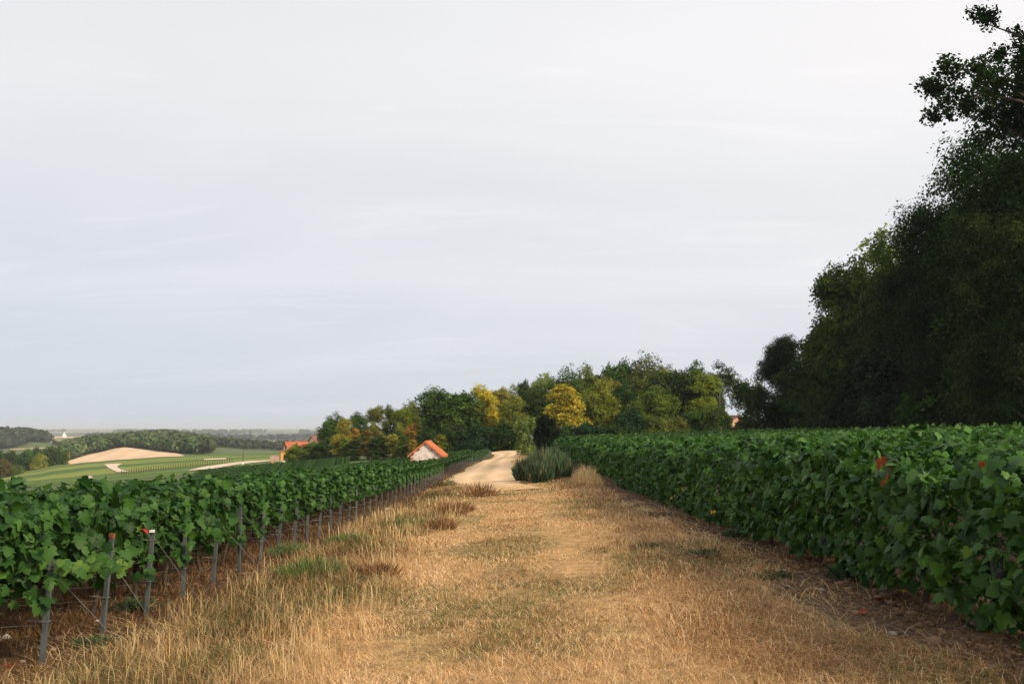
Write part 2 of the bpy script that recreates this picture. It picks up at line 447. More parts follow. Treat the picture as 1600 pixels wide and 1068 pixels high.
def sheet(name, Y0, Y1, lo, hi, colf, mat, nu=60, ny=40, off=0.15, geo=True):
    """a field or road draped on the ground between depth Y0 and Y1; lo(Y), hi(Y) are its x-limits"""
    ys = np.geomspace(Y0, Y1, ny) if geo else np.linspace(Y0, Y1, ny)
    X = np.array([np.linspace(lo(y), hi(y), nu) for y in ys]); Yg = np.repeat(ys[:, None], nu, 1)
    Zg = Z(X, Yg) + off
    v = np.stack([X, Yg, Zg], -1).reshape(-1, 3)
    j, i = np.meshgrid(np.arange(ny - 1), np.arange(nu - 1), indexing='ij')
    f = np.stack([j * nu + i, j * nu + i + 1, (j + 1) * nu + i + 1, (j + 1) * nu + i], -1).reshape(-1, 4)
    c = colf(X, Yg).reshape(-1, 3)
    return ob(name, mesh_np(name, v, f, col=c, col_domain='POINT', smooth=True), mat, kind='structure')

def ux(u): return lambda Y, u=u: (u - 800) / FPX * Y
def uxs(ys, us):
    return lambda Y: (float(np.interp(Y, ys, us)) - 800) / FPX * Y

# dirt road beyond the grass track
def road_lo(y): return float(np.interp(y, [36, 44, 52, 78, 105, 118, 130], [-1.7, -2.9, -3.5, -2.9, -1.9, -2.6, -5.0])) + 0.5 * (float(vnoise(np.array([y * 0.28]), np.array([0.]), 3)[0]) - .5)
def road_hi(y): return float(np.interp(y, [36, 44, 52, 78, 105, 118, 130], [1.2, 0.35, 0.1, 0.1, 1.0, 0.9, -1.0])) + 0.6 * (float(vnoise(np.array([y * 0.24]), np.array([9.]), 4)[0]) - .5)
def road_col(x, y):
    a = np.array([0.72, 0.52, 0.32]); b = np.array([0.58, 0.39, 0.22])
    k = fnoise(x * 0.9, y * 0.25, 41)[..., None]
    lo_ = np.interp(y, [36, 44, 52, 78, 105, 118, 130], [-1.7, -2.9, -3.5, -2.9, -1.9, -2.6, -5.0]); hi_ = np.interp(y, [36, 44, 52, 78, 105, 118, 130], [1.2, 0.35, 0.1, 0.1, 1.0, 0.9, -1.0])
    q = (x - lo_) / (hi_ - lo_) + (fnoise(x * .3, y * .12, 43) - .5) * .16
    rut = np.exp(-((q - .30) / .09) ** 2) + np.exp(-((q - .72) / .09) ** 2)
    mid_ = np.exp(-((q - .51) / .08) ** 2) * np.clip((fnoise(x * 1.2, y * .4, 47) - .35) / .2, 0, 1)
    edge = np.clip((np.abs(q - .5) - .36) / .14, 0, 1) * np.clip((fnoise(x * 2, y * .6, 49) - .25) / .3, 0, 1)
    c = (a * k + b * (1 - k)) * (.88 + .17 * rut)[..., None]
    g_ = np.clip(mid_ * .45 + edge * .8, 0, 1)[..., None]
    c = c * (1 - g_) + np.array([.30, .25, .10]) * g_
    ed = np.clip((44 - y) / 8, 0, 1)[..., None]
    return c * (1 - ed) + np.array([0.47, 0.31, 0.14]) * ed
sheet('dirt_road', 36, 130, road_lo, road_hi, road_col, M_ROAD, nu=44, ny=160, off=0.03, geo=False)

# far fields
def green_rows(x, y):
    base = np.array([0.155, 0.205, 0.040]); dark = np.array([0.075, 0.125, 0.03]); yel = np.array([0.24, 0.25, 0.05])
    u = 800 + x / y * FPX
    q = (y - 0.35 * x)
    band = fnoise(q / 26 + 3, x / 160, 51, 3)
    k = np.clip((band - 0.42) / 0.12, 0, 1)[..., None]
    c = base * k + dark * (1 - k)
    k2 = np.clip((fnoise(q / 40 + 8, x / 120, 57) - 0.55) / 0.1, 0, 1)[..., None]
    c = c * (1 - k2 * .7) + yel * k2 * .7
    st = 0.5 + 0.5 * np.sin(q * 1.9)
    return c * (0.82 + 0.3 * st)[..., None]
sheet('vineyard_slope', 175, 412, ux(-160), uxs([175, 300, 412], [438, 432, 452]), green_rows, M_FIELD, nu=200, ny=150, off=0.12)
wheat = lambda x, y: np.array([0.60, 0.42, 0.27]) * (0.88 + 0.2 * fnoise(x / 30, y / 60, 61) + .05 * np.sin((x * .9 + y * .25) / 2.2))[..., None]
sheet('wheat_field', 470, 700, uxs([470, 560, 600, 640, 680, 700], [88, 92, 112, 135, 170, 184]), uxs([470, 560, 620, 660, 700], [300, 288, 275, 240, 198]), wheat, M_FIELD, nu=200, ny=80, off=0.3)
pale = lambda x, y: np.array([0.40, 0.32, 0.17]) * (0.9 + 0.2 * fnoise(x / 40, y / 80, 63))[..., None]
cream = lambda x, y: np.array([0.62, 0.45, 0.32]) * (0.9 + 0.2 * fnoise(x / 60, y / 120, 65))[..., None]
sheet('stubble_field', 1050, 1120, ux(20), ux(118), pale, M_FIELD, nu=30, ny=12, off=0.5)
olive = lambda x, y: np.array([0.20, 0.20, 0.075]) * (0.8 + 0.4 * fnoise(x / 30, y / 30, 67))[..., None]
sheet('green_slope', 1270, 1760, ux(74), ux(172), olive, M_FIELD, nu=30, ny=20, off=0.6)
sheet('cornfield', 1775, 1990, ux(70), ux(160), cream, M_FIELD, nu=30, ny=12, off=0.6)
sheet('cornfield', 1560, 1990, uxs([1560, 1990], [345, 335]), uxs([1560, 1990], [470, 450]), cream, M_FIELD, nu=40, ny=20, off=0.6)
tan = lambda x, y: np.array([0.46, 0.30, 0.20]) * (0.9 + 0.2 * fnoise(x / 60, y / 120, 69))[..., None]
sheet('ploughed_field', 1760, 1840, ux(385), ux(440), tan, M_FIELD, nu=30, ny=8, off=1.2)

# bare earth tracks on the slope
earth = lambda x, y: np.array([0.58, 0.46, 0.36]) * (0.9 + 0.2 * fnoise(x / 3, y / 9, 71))[..., None]
sheet('farm_road', 203, 262, uxs([203, 220, 240, 262], [296, 320, 348, 395]), uxs([203, 220, 236, 262], [330, 392, 428, 436]), earth, M_ROAD, nu=20, ny=40, off=0.22)
sheet('bare_track', 232, 330, uxs([232, 262, 290, 330], [188, 180, 173, 166]), uxs([232, 262, 290, 315, 330], [206, 192, 187, 196, 170]), earth, M_ROAD, nu=10, ny=30, off=0.24)
sheet('bare_patch', 205, 216, uxs([205, 216], [136, 138]), uxs([205, 216], [150, 148]), earth, M_ROAD, nu=8, ny=6, off=0.24)
sheet('bare_patch', 300, 312, ux(322), ux(356), earth, M_ROAD, nu=8, ny=5, off=0.24)

# ------------------------------------------------------------------ leaves
def frames(nrm, tip):
    n = nrm / np.linalg.norm(nrm, axis=1, keepdims=True)
    t = tip - n * (tip * n).sum(1, keepdims=True)
    t = t / np.maximum(np.linalg.norm(t, axis=1, keepdims=True), 1e-6)
    return np.stack([np.cross(t, n), t, n], -1)         # columns: side, tip, normal

_half = [(0.10, -0.42), (0.30, -0.46), (0.52, -0.24), (0.40, -0.10), (0.66, 0.16), (0.36, 0.20), (0.30, 0.44)]
_out = [(0, -0.22)] + _half + [(0, 0.74)] + [(-a, b) for a, b in reversed(_half)]
def _bend(p, cup=0.22, droop=0.28):
    return [(x, y, -cup * abs(x) - droop * max(y, 0) ** 2 - 0.12 * max(-y, 0)) for x, y in p]
LEAF_HI = (np.array([(0, 0, 0.03)] + _bend(_out)), np.array([(0, i + 1, (i + 1) % len(_out) + 1) for i in range(len(_out))]))
_o2 = [(0, -0.25), (0.45, -0.38), (0.62, 0.12), (0.25, 0.3), (0, 0.72), (-0.25, 0.3), (-0.62, 0.12), (-0.45, -0.38)]
LEAF_MID = (np.array([(0, 0, 0.03)] + _bend(_o2)), np.array([(0, i + 1, (i + 1) % 8 + 1) for i in range(8)]))
LEAF_LOW = (np.array([(0, -0.5, 0), (0.55, 0, -0.1), (0, 0.6, -0.1), (-0.55, 0, -0.1)]), np.array([(0, 1, 2), (0, 2, 3)]))
LEAF_QUAD = (np.array([(0, -0.55, 0), (0.36, 0, 0.05), (0, 0.6, -0.06), (-0.36, 0, 0.05)]), np.array([(0, 1, 2, 3)]))

def leaves(pos, nrm, tip, size, proto, tint):
    lv, lf = proto
    F = frames(nrm, tip)
    v = np.einsum('nij,kj->nki', F, lv) * size[:, None, None] + pos[:, None, :]
    f = lf[None] + (np.arange(len(pos)) * len(lv))[:, None, None]
    return v.reshape(-1, 3), f.reshape(-1, lf.shape[1]), np.repeat(tint, len(lf))

def vine_points(L0, L1, per_m, r, zlo=0.34, zhi=1.22, half=0.27, topbias=0.25, ragged=0.30):
    """leaf positions for a hedge-like vine row: s along, c across, h up"""
    n = int((L1 - L0) * per_m)
    s = r.uniform(L0, L1, n)
    bul = 0.62 + 0.75 * vnoise(s * 1.4, s * 0, int(r.integers(999)))
    top = zhi * (0.93 + 0.15 * vnoise(s * 1.9, s * 0 + 5, int(r.integers(999))))
    low = zlo + ragged * vnoise(s * 2.3, s * 0 + 9, int(r.integers(999))) ** 1.5
    k = r.random(n)
    istop = k < topbias
    q = r.random(n)
    h = low + (top - low) * q
    prof = np.interp(q, [0, 0.15, 0.5, 0.85, 1], [0.45, 0.85, 1.0, 0.95, 0.55])
    side = np.where(r.random(n) < 0.5, -1.0, 1.0)
    c = side * half * bul * prof * (1 - 0.45 * r.random(n) ** 1.6) + r.normal(0, 0.03, n)
    c = np.where(istop, r.uniform(-1, 1, n) * half * 0.9 * bul, c)
    h = np.where(istop, top - 0.07 + r.normal(0, 0.05, n), h)
    # stray shoots: groups of leaves that stick out over the top or the side
    ns = int((L1 - L0) * 3.2)
    if ns:
        ss = r.uniform(L0, L1, ns); idx = r.integers(0, ns, max(n // 10, 1)); m = len(idx)
        t = r.random(m)
        up = r.random(ns) < 0.65
        ln = r.uniform(0.10, 0.36, ns); dirc = r.normal(0, 0.5, ns); dirs = r.normal(0, 0.5, ns)
        base_c = np.where(up, r.uniform(-.2, .2, ns), np.sign(dirc) * half)
        base_h = np.where(up, zhi * 0.97, r.uniform(0.45, 1.0, ns))
        s[:m] = ss[idx] + dirs[idx] * ln[idx] * t + r.normal(0, .025, m)
        c[:m] = base_c[idx] + dirc[idx] * ln[idx] * t + r.normal(0, .025, m)
        h[:m] = base_h[idx] + np.where(up[idx], 1, -0.25) * ln[idx] * t + r.normal(0, .02, m)
        istop[:m] = up[idx]
    nr_ = np.stack([r.normal(0, .7, n), np.where(istop, c * 1.5, np.sign(c) * 0.8) + r.normal(0, .7, n), np.where(istop, .9, 0.5) + r.normal(0, .5, n)], 1)
    tp = np.stack([r.normal(0, .7, n), np.sign(c) * 0.35 + r.normal(0, .3, n), -0.9 + r.normal(0, .4, n)], 1)
    return s, c, h, nr_, tp

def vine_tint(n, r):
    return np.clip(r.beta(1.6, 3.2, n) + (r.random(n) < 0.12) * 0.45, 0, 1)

def leaf_object_mesh(name, proto, mat, tint):
    lv, lf = proto
    me = mesh_np(name, lv, lf, tint=np.full(len(lf), tint)); me.materials.append(mat); return me
LEAF_MESHES = [leaf_object_mesh('leaf', LEAF_HI, M_VINE, t) for t in (0.1, 0.22, 0.35, 0.5, 0.75)]
LEAF_PALE = [leaf_object_mesh('pale_leaf', LEAF_HI, M_VINEP, t) for t in (0.2, 0.7)]
LEAF_RED = leaf_object_mesh('red_leaf', LEAF_HI, M_RED, 0.5)
LEAF_YELLOW = leaf_object_mesh('yellow_leaf', LEAF_HI, M_YEL, 0.5)

def leaf_objs(parent, pos, nrm, tip, size, r, meshes=None, label=None, origin=(0, 0, 0)):
    F = frames(nrm, tip)
    for i in range(len(pos)):
        if meshes is None:
            me = LEAF_PALE[int(r.integers(2))] if r.random() < 0.07 else LEAF_MESHES[int(r.choice(5, p=[.26, .28, .24, .15, .07]))]
        else: me = meshes[i % len(meshes)]
        o = bpy.data.objects.new('leaf', me)
        m = Matrix([list(F[i][k] * size[i]) + [pos[i][k] - origin[k]] for k in range(3)] + [[0, 0, 0, 1]])
        o.parent = parent; o.matrix_basis = m
        if label: o['label'] = label
        COL.objects.link(o)

# ------------------------------------------------------------------ vine rows on the right, parallel to the track
GR_R = 'vine rows on the right of the track'
def right_row(x0, y0, y1, idx, label):
    r = np.random.default_rng(100 + idx)
    zb = Zs(x0, y0)
    root = thing('vine_row', label, 'vine row', (x0, y0, zb), 0, GR_R)
    V, F, T, base = [], [], [], 0
    bands = [(y0, 15, 560, LEAF_HI, 0.108), (15, 34, 420, LEAF_MID, 0.115), (34, 60, 260, LEAF_LOW, 0.15), (60, y1, 130, LEAF_LOW, 0.21)] if idx == 0 else \
            [(y0, 20, 220, LEAF_MID, 0.112), (20, 45, 130, LEAF_LOW, 0.15), (45, 70, 80, LEAF_LOW, 0.19), (70, y1, 56, LEAF_LOW, 0.25)]
    for a, b, pm, pr, sz in bands:
        a = max(a, y0); b = min(b, y1)
        if b <= a: continue
        if idx == 0 and b <= 34: s, c, h, nr_, tp = vine_points(a, b, pm, r, zlo=0.04 if a < 12 else 0.0, zhi=1.27, half=0.32, topbias=0.16, ragged=0.16)
        elif idx == 0: s, c, h, nr_, tp = vine_points(a, b, pm, r, zlo=0.1, zhi=1.24, half=0.30, topbias=0.2)
        else: s, c, h, nr_, tp = vine_points(a, b, pm, r, zlo=0.6, zhi=1.25, half=0.30, topbias=0.5)
        pos = np.stack([x0 + c, s, Z(x0 + c * 0, s) + h], 1)
        nrm = np.stack([nr_[:, 1], nr_[:, 0], nr_[:, 2]], 1); tip = np.stack([tp[:, 1], tp[:, 0], tp[:, 2]], 1)
        size = sz * r.uniform(0.5, 1.3, len(s))
        keep = np.ones(len(s), bool)
        if idx <= 1:                                   # the leaves that show largest are objects of their own
            lim = 260 if idx == 0 else 60
            cand = np.where((s < 12.5) & ((c < -0.16) | (h > 1.12)) & (pos[:, 0] < 0.52 * s + 0.35))[0] if a < 12 else np.array([], int)
            if len(cand):
                d = np.argsort(s[cand])[:int(len(cand) * 0.8)]
                pick = r.choice(cand[d], min(lim, len(d)), replace=False)
                keep[pick] = False
                leaf_objs(root, pos[pick], nrm[pick], tip[pick], size[pick], r, origin=(x0, y0, zb))
        v, f, t = leaves(pos[keep], nrm[keep], tip[keep], size[keep], pr, np.clip(vine_tint(keep.sum(), r) + (.14 if idx > 1 else 0) + (.10 if b > 30 and idx > 1 else 0) + (.14 if b > 50 and idx > 2 else 0), 0, 1))  # rear and far rows tinted paler: sunlit tops put into the leaf colour
        V.append(v - np.array([x0, y0, zb])); F.append(f + base); T.append(t); base += len(v)
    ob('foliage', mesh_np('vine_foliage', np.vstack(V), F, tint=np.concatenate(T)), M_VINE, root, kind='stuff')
    return root

XR0 = 3.75
def r_ord(i):
    if i == 0: return 'leafy vine row forming a dark green wall along the right edge of the grass track'
    if i < 11: return f'vine row, {ORD[i]} from the track, leafy tops behind the right-hand vine hedge'
    return f'vine row under the dark wood on the right, {ORD[19 - i]} from the trees'
rows_r = []
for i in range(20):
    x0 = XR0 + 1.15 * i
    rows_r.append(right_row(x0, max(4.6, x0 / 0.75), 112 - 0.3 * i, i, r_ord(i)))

front = rows_r[0]
fx, fy, fz = front.location
rr0 = np.random.default_rng(5)
def add_special(uvs, mesh, label, n, spread, size=0.11):
    for u, v in uvs:
        # find the front face of the row on that pixel's ray
        X = XR0 - 0.36
        Y = X * FPX / (u - 800)
        p = pix(u, v, Y)
        ps = np.array([[p.x + rr0.normal(0, .03), p.y + rr0.normal(0, spread), p.z + rr0.normal(0, spread)] for _ in range(n)])
        nn = np.array([[-1, rr0.normal(0, .6) - .4, .3 + rr0.normal(0, .4)] for _ in range(n)]); tt = np.array([[rr0.normal(0, .4), rr0.normal(0, .6), -1] for _ in range(n)])
        leaf_objs(front, ps, nn, tt, np.full(n, size) * rr0.uniform(.7, 1.1, n), rr0, meshes=[mesh], label=label, origin=(fx, fy, fz))
add_special([(1381, 721)], LEAF_RED, 'rust red withered leaf', 6, 0.035, 0.060)
add_special([(1387, 748)], LEAF_RED, 'rust red withered leaf', 4, 0.028, 0.052)
add_special([(1108, 780), (1118, 738), (1536, 722)], LEAF_RED, 'rust red withered leaf', 1, 0.02, 0.050)
add_special([(1117, 801), (1049, 774), (1068, 766)], LEAF_YELLOW, 'yellowed leaf', 2, 0.04, 0.062)

M_GRAPE = simple_mat('grape_skin', (0.010, 0.008, 0.022), (0.03, 0.024, 0.05), scale=30, rough=.35, spec=.4, bump=0)
def bunch_mesh():
    import bmesh
    r = random.Random(3); b = bmesh.new()
    for i in range(34):
        t = i / 34; a = i * 2.4; q = .034 * (1 - t) ** .6 + .004
        bmesh.ops.create_icosphere(b, subdivisions=1, radius=.0095, matrix=Matrix.Translation((q * math.cos(a), q * math.sin(a), -.13 * t + r.uniform(-.006, .006))))
    me = bpy.data.meshes.new('grape_bunch'); b.to_mesh(me); b.free(); me.materials.append(M_GRAPE); return me
BUNCH = bunch_mesh()
for y, h, c in [(7.1, .62, -.34), (7.9, .5, -.31), (8.6, .42, -.28), (9.8, .45, -.30), (6.6, .44, -.27), (11.2, .4, -.29)]:
    o = ob('grape_bunch', BUNCH, None, front); o.location = (c, y - fy, Zs(XR0, y) + h - fz)
# gnarled vine trunks and the two low wires of the front row
def vine_trunk_mesh(seed):
    r = random.Random(seed); b = MB()
    p, pts, rad = Vector((0, 0, -0.05)), [], []
    for i in range(6):
        pts.append(tuple(p)); rad.append(0.032 - 0.002 * i + r.uniform(-.003, .004)); p = p + Vector((r.uniform(-.05, .05), r.uniform(-.04, .04), 0.11))
    b.tube(pts, rad, 7)
    for sgn in (-1, 1):
        q = Vector(pts[-1]); b.tube([q, q + Vector((0.03, sgn * .16, .10)), q + Vector((0.0, sgn * .4, .14))], [0.022, 0.016, 0.01], 6)
    return b.mesh('vine_trunk', True)
VT_MESH = [vine_trunk_mesh(i) for i in range(4)]
for k in range(14):
    y = 5.8 + k * 1.1 + random.uniform(-.1, .1)
    o = ob('trunk', VT_MESH[k % 4], M_VINEWOOD, front); o.location = (random.uniform(-.05, .05), y - fy, Zs(XR0, y) - fz); o.rotation_euler = (0, 0, random.uniform(-.5, .5))
for hgt in (0.34, 0.62):
    b = MB(); b.tube([(-.05, y - fy, Zs(XR0, y) - fz + hgt + 0.01 * math.sin(y)) for y in np.arange(5.3, 34, 1.1)], 0.0022, 4)
    ob('wire', b.mesh('wire'), M_WIRE, front)

# ------------------------------------------------------------------ vine rows on the left, across the slope, each ending at a steel post
SL = math.atan(0.05)
def xL(y): return float(np.interp(y, [0, 20, 60], [-3.98, -3.95, -3.8]))
def left_foliage(seed, L, bands):
    r = np.random.default_rng(seed)
    V, F, T, base = [], [], [], 0
    for a, b, pm, pr, sz, tb in bands:
        s, c, h, nr_, tp = vine_points(a, b, pm, r, zlo=0.36, zhi=1.2, half=0.28, topbias=tb)
        if a < 1:                                       # ragged row end: fewer leaves by the post
            k = (s > 0.3) | (h > 0.57 + .28 * r.random(len(s))) | (r.random(len(s)) < 0.3); s, c, h, nr_, tp = s[k], c[k], h[k], nr_[k], tp[k]
        pos = np.stack([-s, c, h], 1); nrm = nr_.copy(); nrm[:, 0] += np.where(s < 0.4, 0.8, 0); 
        v, f, t = leaves(pos, nrm, tp, sz * r.uniform(.5, 1.3, len(s)), pr, vine_tint(len(s), r))
        V.append(v); F.append(f + base); T.append(t); base += len(v)
    me = mesh_np('vine_foliage', np.vstack(V), F, tint=np.concatenate(T)); me.materials.append(M_VINE)
    return me
NEAR = [left_foliage(200 + i, 14, [(-.22, 6, 470, LEAF_HI, 0.105, .22), (6, 16, 300, LEAF_MID, 0.115, .3)]) for i in range(3)]
MID = [left_foliage(210 + i, 30, [(-.24, 3, 420, LEAF_MID, 0.115, .25), (3, 24, 170, LEAF_LOW, 0.145, .4)]) for i in range(3)]
FAR = [left_foliage(220 + i, 40, [(-.2, 3, 220, LEAF_LOW, 0.155, .3), (3, 42, 110, LEAF_LOW, 0.18, .5)]) for i in range(2)]

def wire_mesh(L, hs):
    b = MB()
    for h in hs:
        b.tube([(0.0, 0.02, h), (-L * .3, 0, h - 0.015), (-L, 0, h)], 0.0021, 4)
    return b.mesh('wire')
W_LOW, W_MID, W_TOP = wire_mesh(12, [0.33]), wire_mesh(12, [0.56]), wire_mesh(12, [0.86])

def post_mesh(h, seed):
    r = random.Random(seed); b = MB()
    # folded steel profile: web and two flanges with returns
    w, d, t = 0.042, 0.03, 0.004
    poly = [(-w/2, 0), (w/2, 0), (w/2, d), (w/2 - .012, d), (w/2 - .012, d - t), (w/2 - t, d - t), (w/2 - t, t), (-w/2 + t, t), (-w/2 + t, d - t), (-w/2 + .012, d - t), (-w/2 + .012, d), (-w/2, d)]
    b.prism(poly, 'z', -0.25, h)
    return b.mesh('post_profile')
POST_MESHES = [post_mesh(h, i) for i, h in enumerate((.88, .97, .92, .84))]
def cap_mesh(h):
    b = MB(); b.box(-.0235, .0235, -.003, .0325, h - .04, h + .004); return b.mesh('post_cap')
def clip_mesh(h):
    b = MB()
    b.tube([(-.16, -.012, h), (0, -.014, h + .004), (.034, -.012, h + .006), (.034, .04, h + .006), (-.16, .03, h)], .0028, 5); return b.mesh('wire_clip')
CLIPS = [clip_mesh(.36), clip_mesh(.80)]
def guy_mesh(h, dx, drop):
    b = MB(); b.tube([(.02, .01, h), (dx, .02, -drop)], .0019, 4); return b.mesh('guy_wire')
def anchor_mesh(dx, drop):
    b = MB(); b.tube([(dx - .01, .02, -drop + .07), (dx + .012, .02, -drop - .06)], .011, 6); b.box(dx - .02, dx + .02, .0, .04, -drop + .05, -drop + .075); return b.mesh('anchor')

ROW_Y = []
y = 7.35
while y < 56.5:
    ROW_Y.append(y); y += 1.2 + random.uniform(-.06, .06)
NPOST = len(ROW_Y)
GR_L, GR_P = 'vine rows of the left plot', 'steel end posts of the left vine rows'
post_objs, row_objs = [], []
for i, y in enumerate(ROW_Y):
    x0 = xL(y); z0 = Zs(x0, y)
    k = i - 1                                             # the row before the first post in view is only foliage at the edge
    if k < 0: lab = 'vine row at the very front of the left plot, leaves at the edge'
    elif k < 20: lab = f'leafy vine row ending at the {ORD[k]} steel post from the front, left of the track'
    else: lab = f'vine row of the left plot, {ORD[NPOST - 1 - i]} from its far end by the dirt road'
    row = thing('vine_row', lab, 'vine row', (x0 - 0.05, y, z0), 0, GR_L)
    row.rotation_euler = (0, -math.atan((Zs(-4.2, y) - Zs(-24.2, y)) / 20), random.uniform(-.012, .012))
    me = NEAR[i % 3] if y < 17 else MID[i % 3] if y < 34 else FAR[i % 2]
    fo = ob('foliage', me, M_VINE, row, kind='stuff')
    fo.scale = (1, 1, random.uniform(.96, 1.05) * float(np.interp(y, [10, 25, 56], [1, .95, .74])))
    row_objs.append(row)
    if y < 22:
        for j in range(6):
            o = ob('trunk', VT_MESH[(i + j) % 4], M_VINEWOOD, row); o.location = (-0.55 - 1.05 * j, random.uniform(-.04, .04), 0); o.rotation_euler = (0, 0, math.pi / 2 + random.uniform(-.4, .4))
        for wm in (W_LOW, W_MID, W_TOP): ob('wire', wm, M_WIRE, row)
    if i == 0: continue
    if k < 22: pl = f'grey steel vine post, {ORD[k]} from the front, left of the track'
    else: pl = f'small grey vine post, {ORD[NPOST - 1 - i]} from the far end of the left plot'
    if k == 1: pl = 'second grey steel vine post from the front, with a rust red tip'
    if k == 2: pl = 'third grey steel vine post from the front, red and white tape tied to its top'
    p = thing('vine_post', pl, 'post', (x0, y, z0), 0, GR_P)
    lean = [0.055, 0.05, 0.03, 0.0, 0.04, 0.0][k % 6] if k < 12 else random.uniform(-.02, .05)
    p.rotation_euler = (random.uniform(-.03, .03), lean + 0.01, random.uniform(-.25, .25))
    pm = POST_MESHES[k % 4 if k != 1 else 1]
    ob('profile', pm, M_STEEL, p); p.scale = (1, 1, float(np.interp(y, [10, 25, 56], [1, .95, .74])))
    hp = (.88, .97, .92, .84)[k % 4 if k != 1 else 1]
    if y < 30:
        for c in CLIPS: ob('wire_clip', c, M_WIRE, p)
    if k == 1: ob('post_cap', cap_mesh(hp), M_RUST, p)['label'] = 'rust red post tip'
    if y < 24 and k != 3:
        dxg = random.uniform(.62, .95); dr = Zs(x0, y) - Zs(x0 + dxg, y)
        ob('guy_wire', guy_mesh(hp * random.uniform(.72, .95), dxg, dr), M_WIRE, p)
        ob('anchor', anchor_mesh(dxg, dr), M_WIRE, p)
    post_objs.append(p)

# near leaves of the left rows as objects
for i in range(1, 6):
    r = np.random.default_rng(300 + i)
    y = ROW_Y[i]; row = row_objs[i]
    vis = max(1.2, (0.525 * y) - 3.9)
    n = 150
    s, c, h, nr_, tp = vine_points(0.02, vis, int(n / vis) + 40, r, zlo=0.40, zhi=1.25, half=0.31, topbias=.3)
    k = (c < 0.1); idx = np.where(k)[0][:n]
    pos = np.stack([-s, c, h], 1)[idx]; nr_ = nr_[idx]; tp = tp[idx]
    leaf_objs(row, pos, nr_, tp, 0.125 * r.uniform(.75, 1.2, len(idx)), r)
    if i in (1, 2):                                       # low sprays reaching from the posts
        m = 26
        t = r.random(m)
        pos = np.stack([0.05 - 0.75 * t if i == 1 else -0.1 - .5 * t, r.normal(-.12, .06, m), (0.86 if i == 1 else .95) - 0.22 * t * (1 - t) + r.normal(0, .05, m)], 1)
        if i == 1: pos[:, 0] = 0.1 + 0.72 * t
        leaf_objs(row, pos, np.stack([r.normal(0, .5, m), -0.7 + r.normal(0, .3, m), .8 + r.normal(0, .3, m)], 1), np.stack([r.normal(.2, .5, m), r.normal(-.3, .3, m), -1 + r.normal(0, .3, m)], 1),
                  0.115 * r.uniform(.7, 1.1, m), r, meshes=LEAF_PALE + LEAF_MESHES[3:])

# red and white tape tied to the third post
M_TAPE = simple_mat('tape_red', (0.45, 0.03, 0.04), (0.5, 0.05, 0.05), bump=0)
M_TAPEW = simple_mat('tape_white', (0.72, 0.70, 0.68), (0.8, 0.78, 0.76), bump=0)
tp_root = thing('marker_tape', 'red and white marker tape fluttering from the third vine post', 'tape', post_objs[2].location + Vector((0.045, -0.02, 0.90)))
def ribbon(pts, w):
    v, f = [], []
    for x, z in pts: v += [(x, -.01, z), (x + .004, -.012 - w * .2, z - w)]
    for i in range(len(pts) - 1): f.append((2*i, 2*i+1, 2*i+3, 2*i+2))
    b = MB(); b.add(v, f); return b.mesh('tape_piece')
ob('knot', (lambda b: (b.box(-.022, .0235, -.005, .0335, -.012, .014), b.mesh('tape_knot'))[1])(MB()), M_TAPEW, tp_root)
ob('red_band', ribbon([(-.035, .01), (-.07, .03), (-.11, .025), (-.13, 0.0)], .035), M_TAPE, tp_root)
ob('white_end', ribbon([(-.13, 0.0), (-.142, -.03), (-.15, -.07)], .03), M_TAPEW, tp_root)

# second and third plot beyond, beside the dirt road
def far_plot(ys, xf, slope, n_lab, where, per=FAR):
    out = []
    for i, y in enumerate(ys):
        x0 = xf(y); z0 = Zs(x0, y)
        row = thing('vine_row', f'distant vine row {where}, {ORD[i]} from the near end', 'vine row', (x0 - .1, y, z0), 0, 'vine rows ' + where)
        sl = (Zs(x0, y) - Zs(x0 - 20, y)) / 20
        row.rotation_euler = (0, -math.atan(sl), 0)
        ob('foliage', per[i % 2], M_VINE, row, kind='stuff').scale = (1, .9, .52)
        p = thing('vine_post', f'tiny vine post {where}, {ORD[i]} from the near end', 'post', (x0, y, z0), 0, 'vine posts ' + where)
        ob('profile', POST_MESHES[i % 4], M_STEEL, p).scale = (1, 1, .6)
FARS = [left_foliage(230 + i, 22, [(0.05, 22, 90, LEAF_LOW, 0.2, .55)]) for i in range(2)]
far_plot(np.arange(66, 82, 1.2), lambda y: float(np.interp(y, [66, 80], [-4.1, -3.2])), .05, 'n', 'in front of the hut', [left_foliage(240 + i, 3, [(0.05, 4.6, 110, LEAF_LOW, 0.18, .5)]) for i in range(2)])
far_plot(np.arange(91, 113, 1.15), lambda y: float(np.interp(y, [91, 107, 114], [-3.3, -2.2, -2.6])), .13, 'n', 'by the dirt road bend', [left_foliage(250 + i, 3, [(0.05, 3.2, 110, LEAF_LOW, 0.2, .5)]) for i in range(2)])
# rows behind the hut, running across
far_y = np.arange(108, 125, 1.3)
for i, y in enumerate(far_y):
    x0 = -5.0; z0 = Zs(x0, y)
    row = thing('vine_row', f'distant vine row behind the hut, {ORD[len(far_y) - 1 - i]} from the trees', 'vine row', (x0, y, z0), 0, 'vine rows behind the hut')
    row.rotation_euler = (0, -math.atan((z0 - Zs(x0 - 20, y)) / 20), 0)
    ob('foliage', FARS[i % 2], M_VINE, row, kind='stuff').scale = (1, 1, .6)

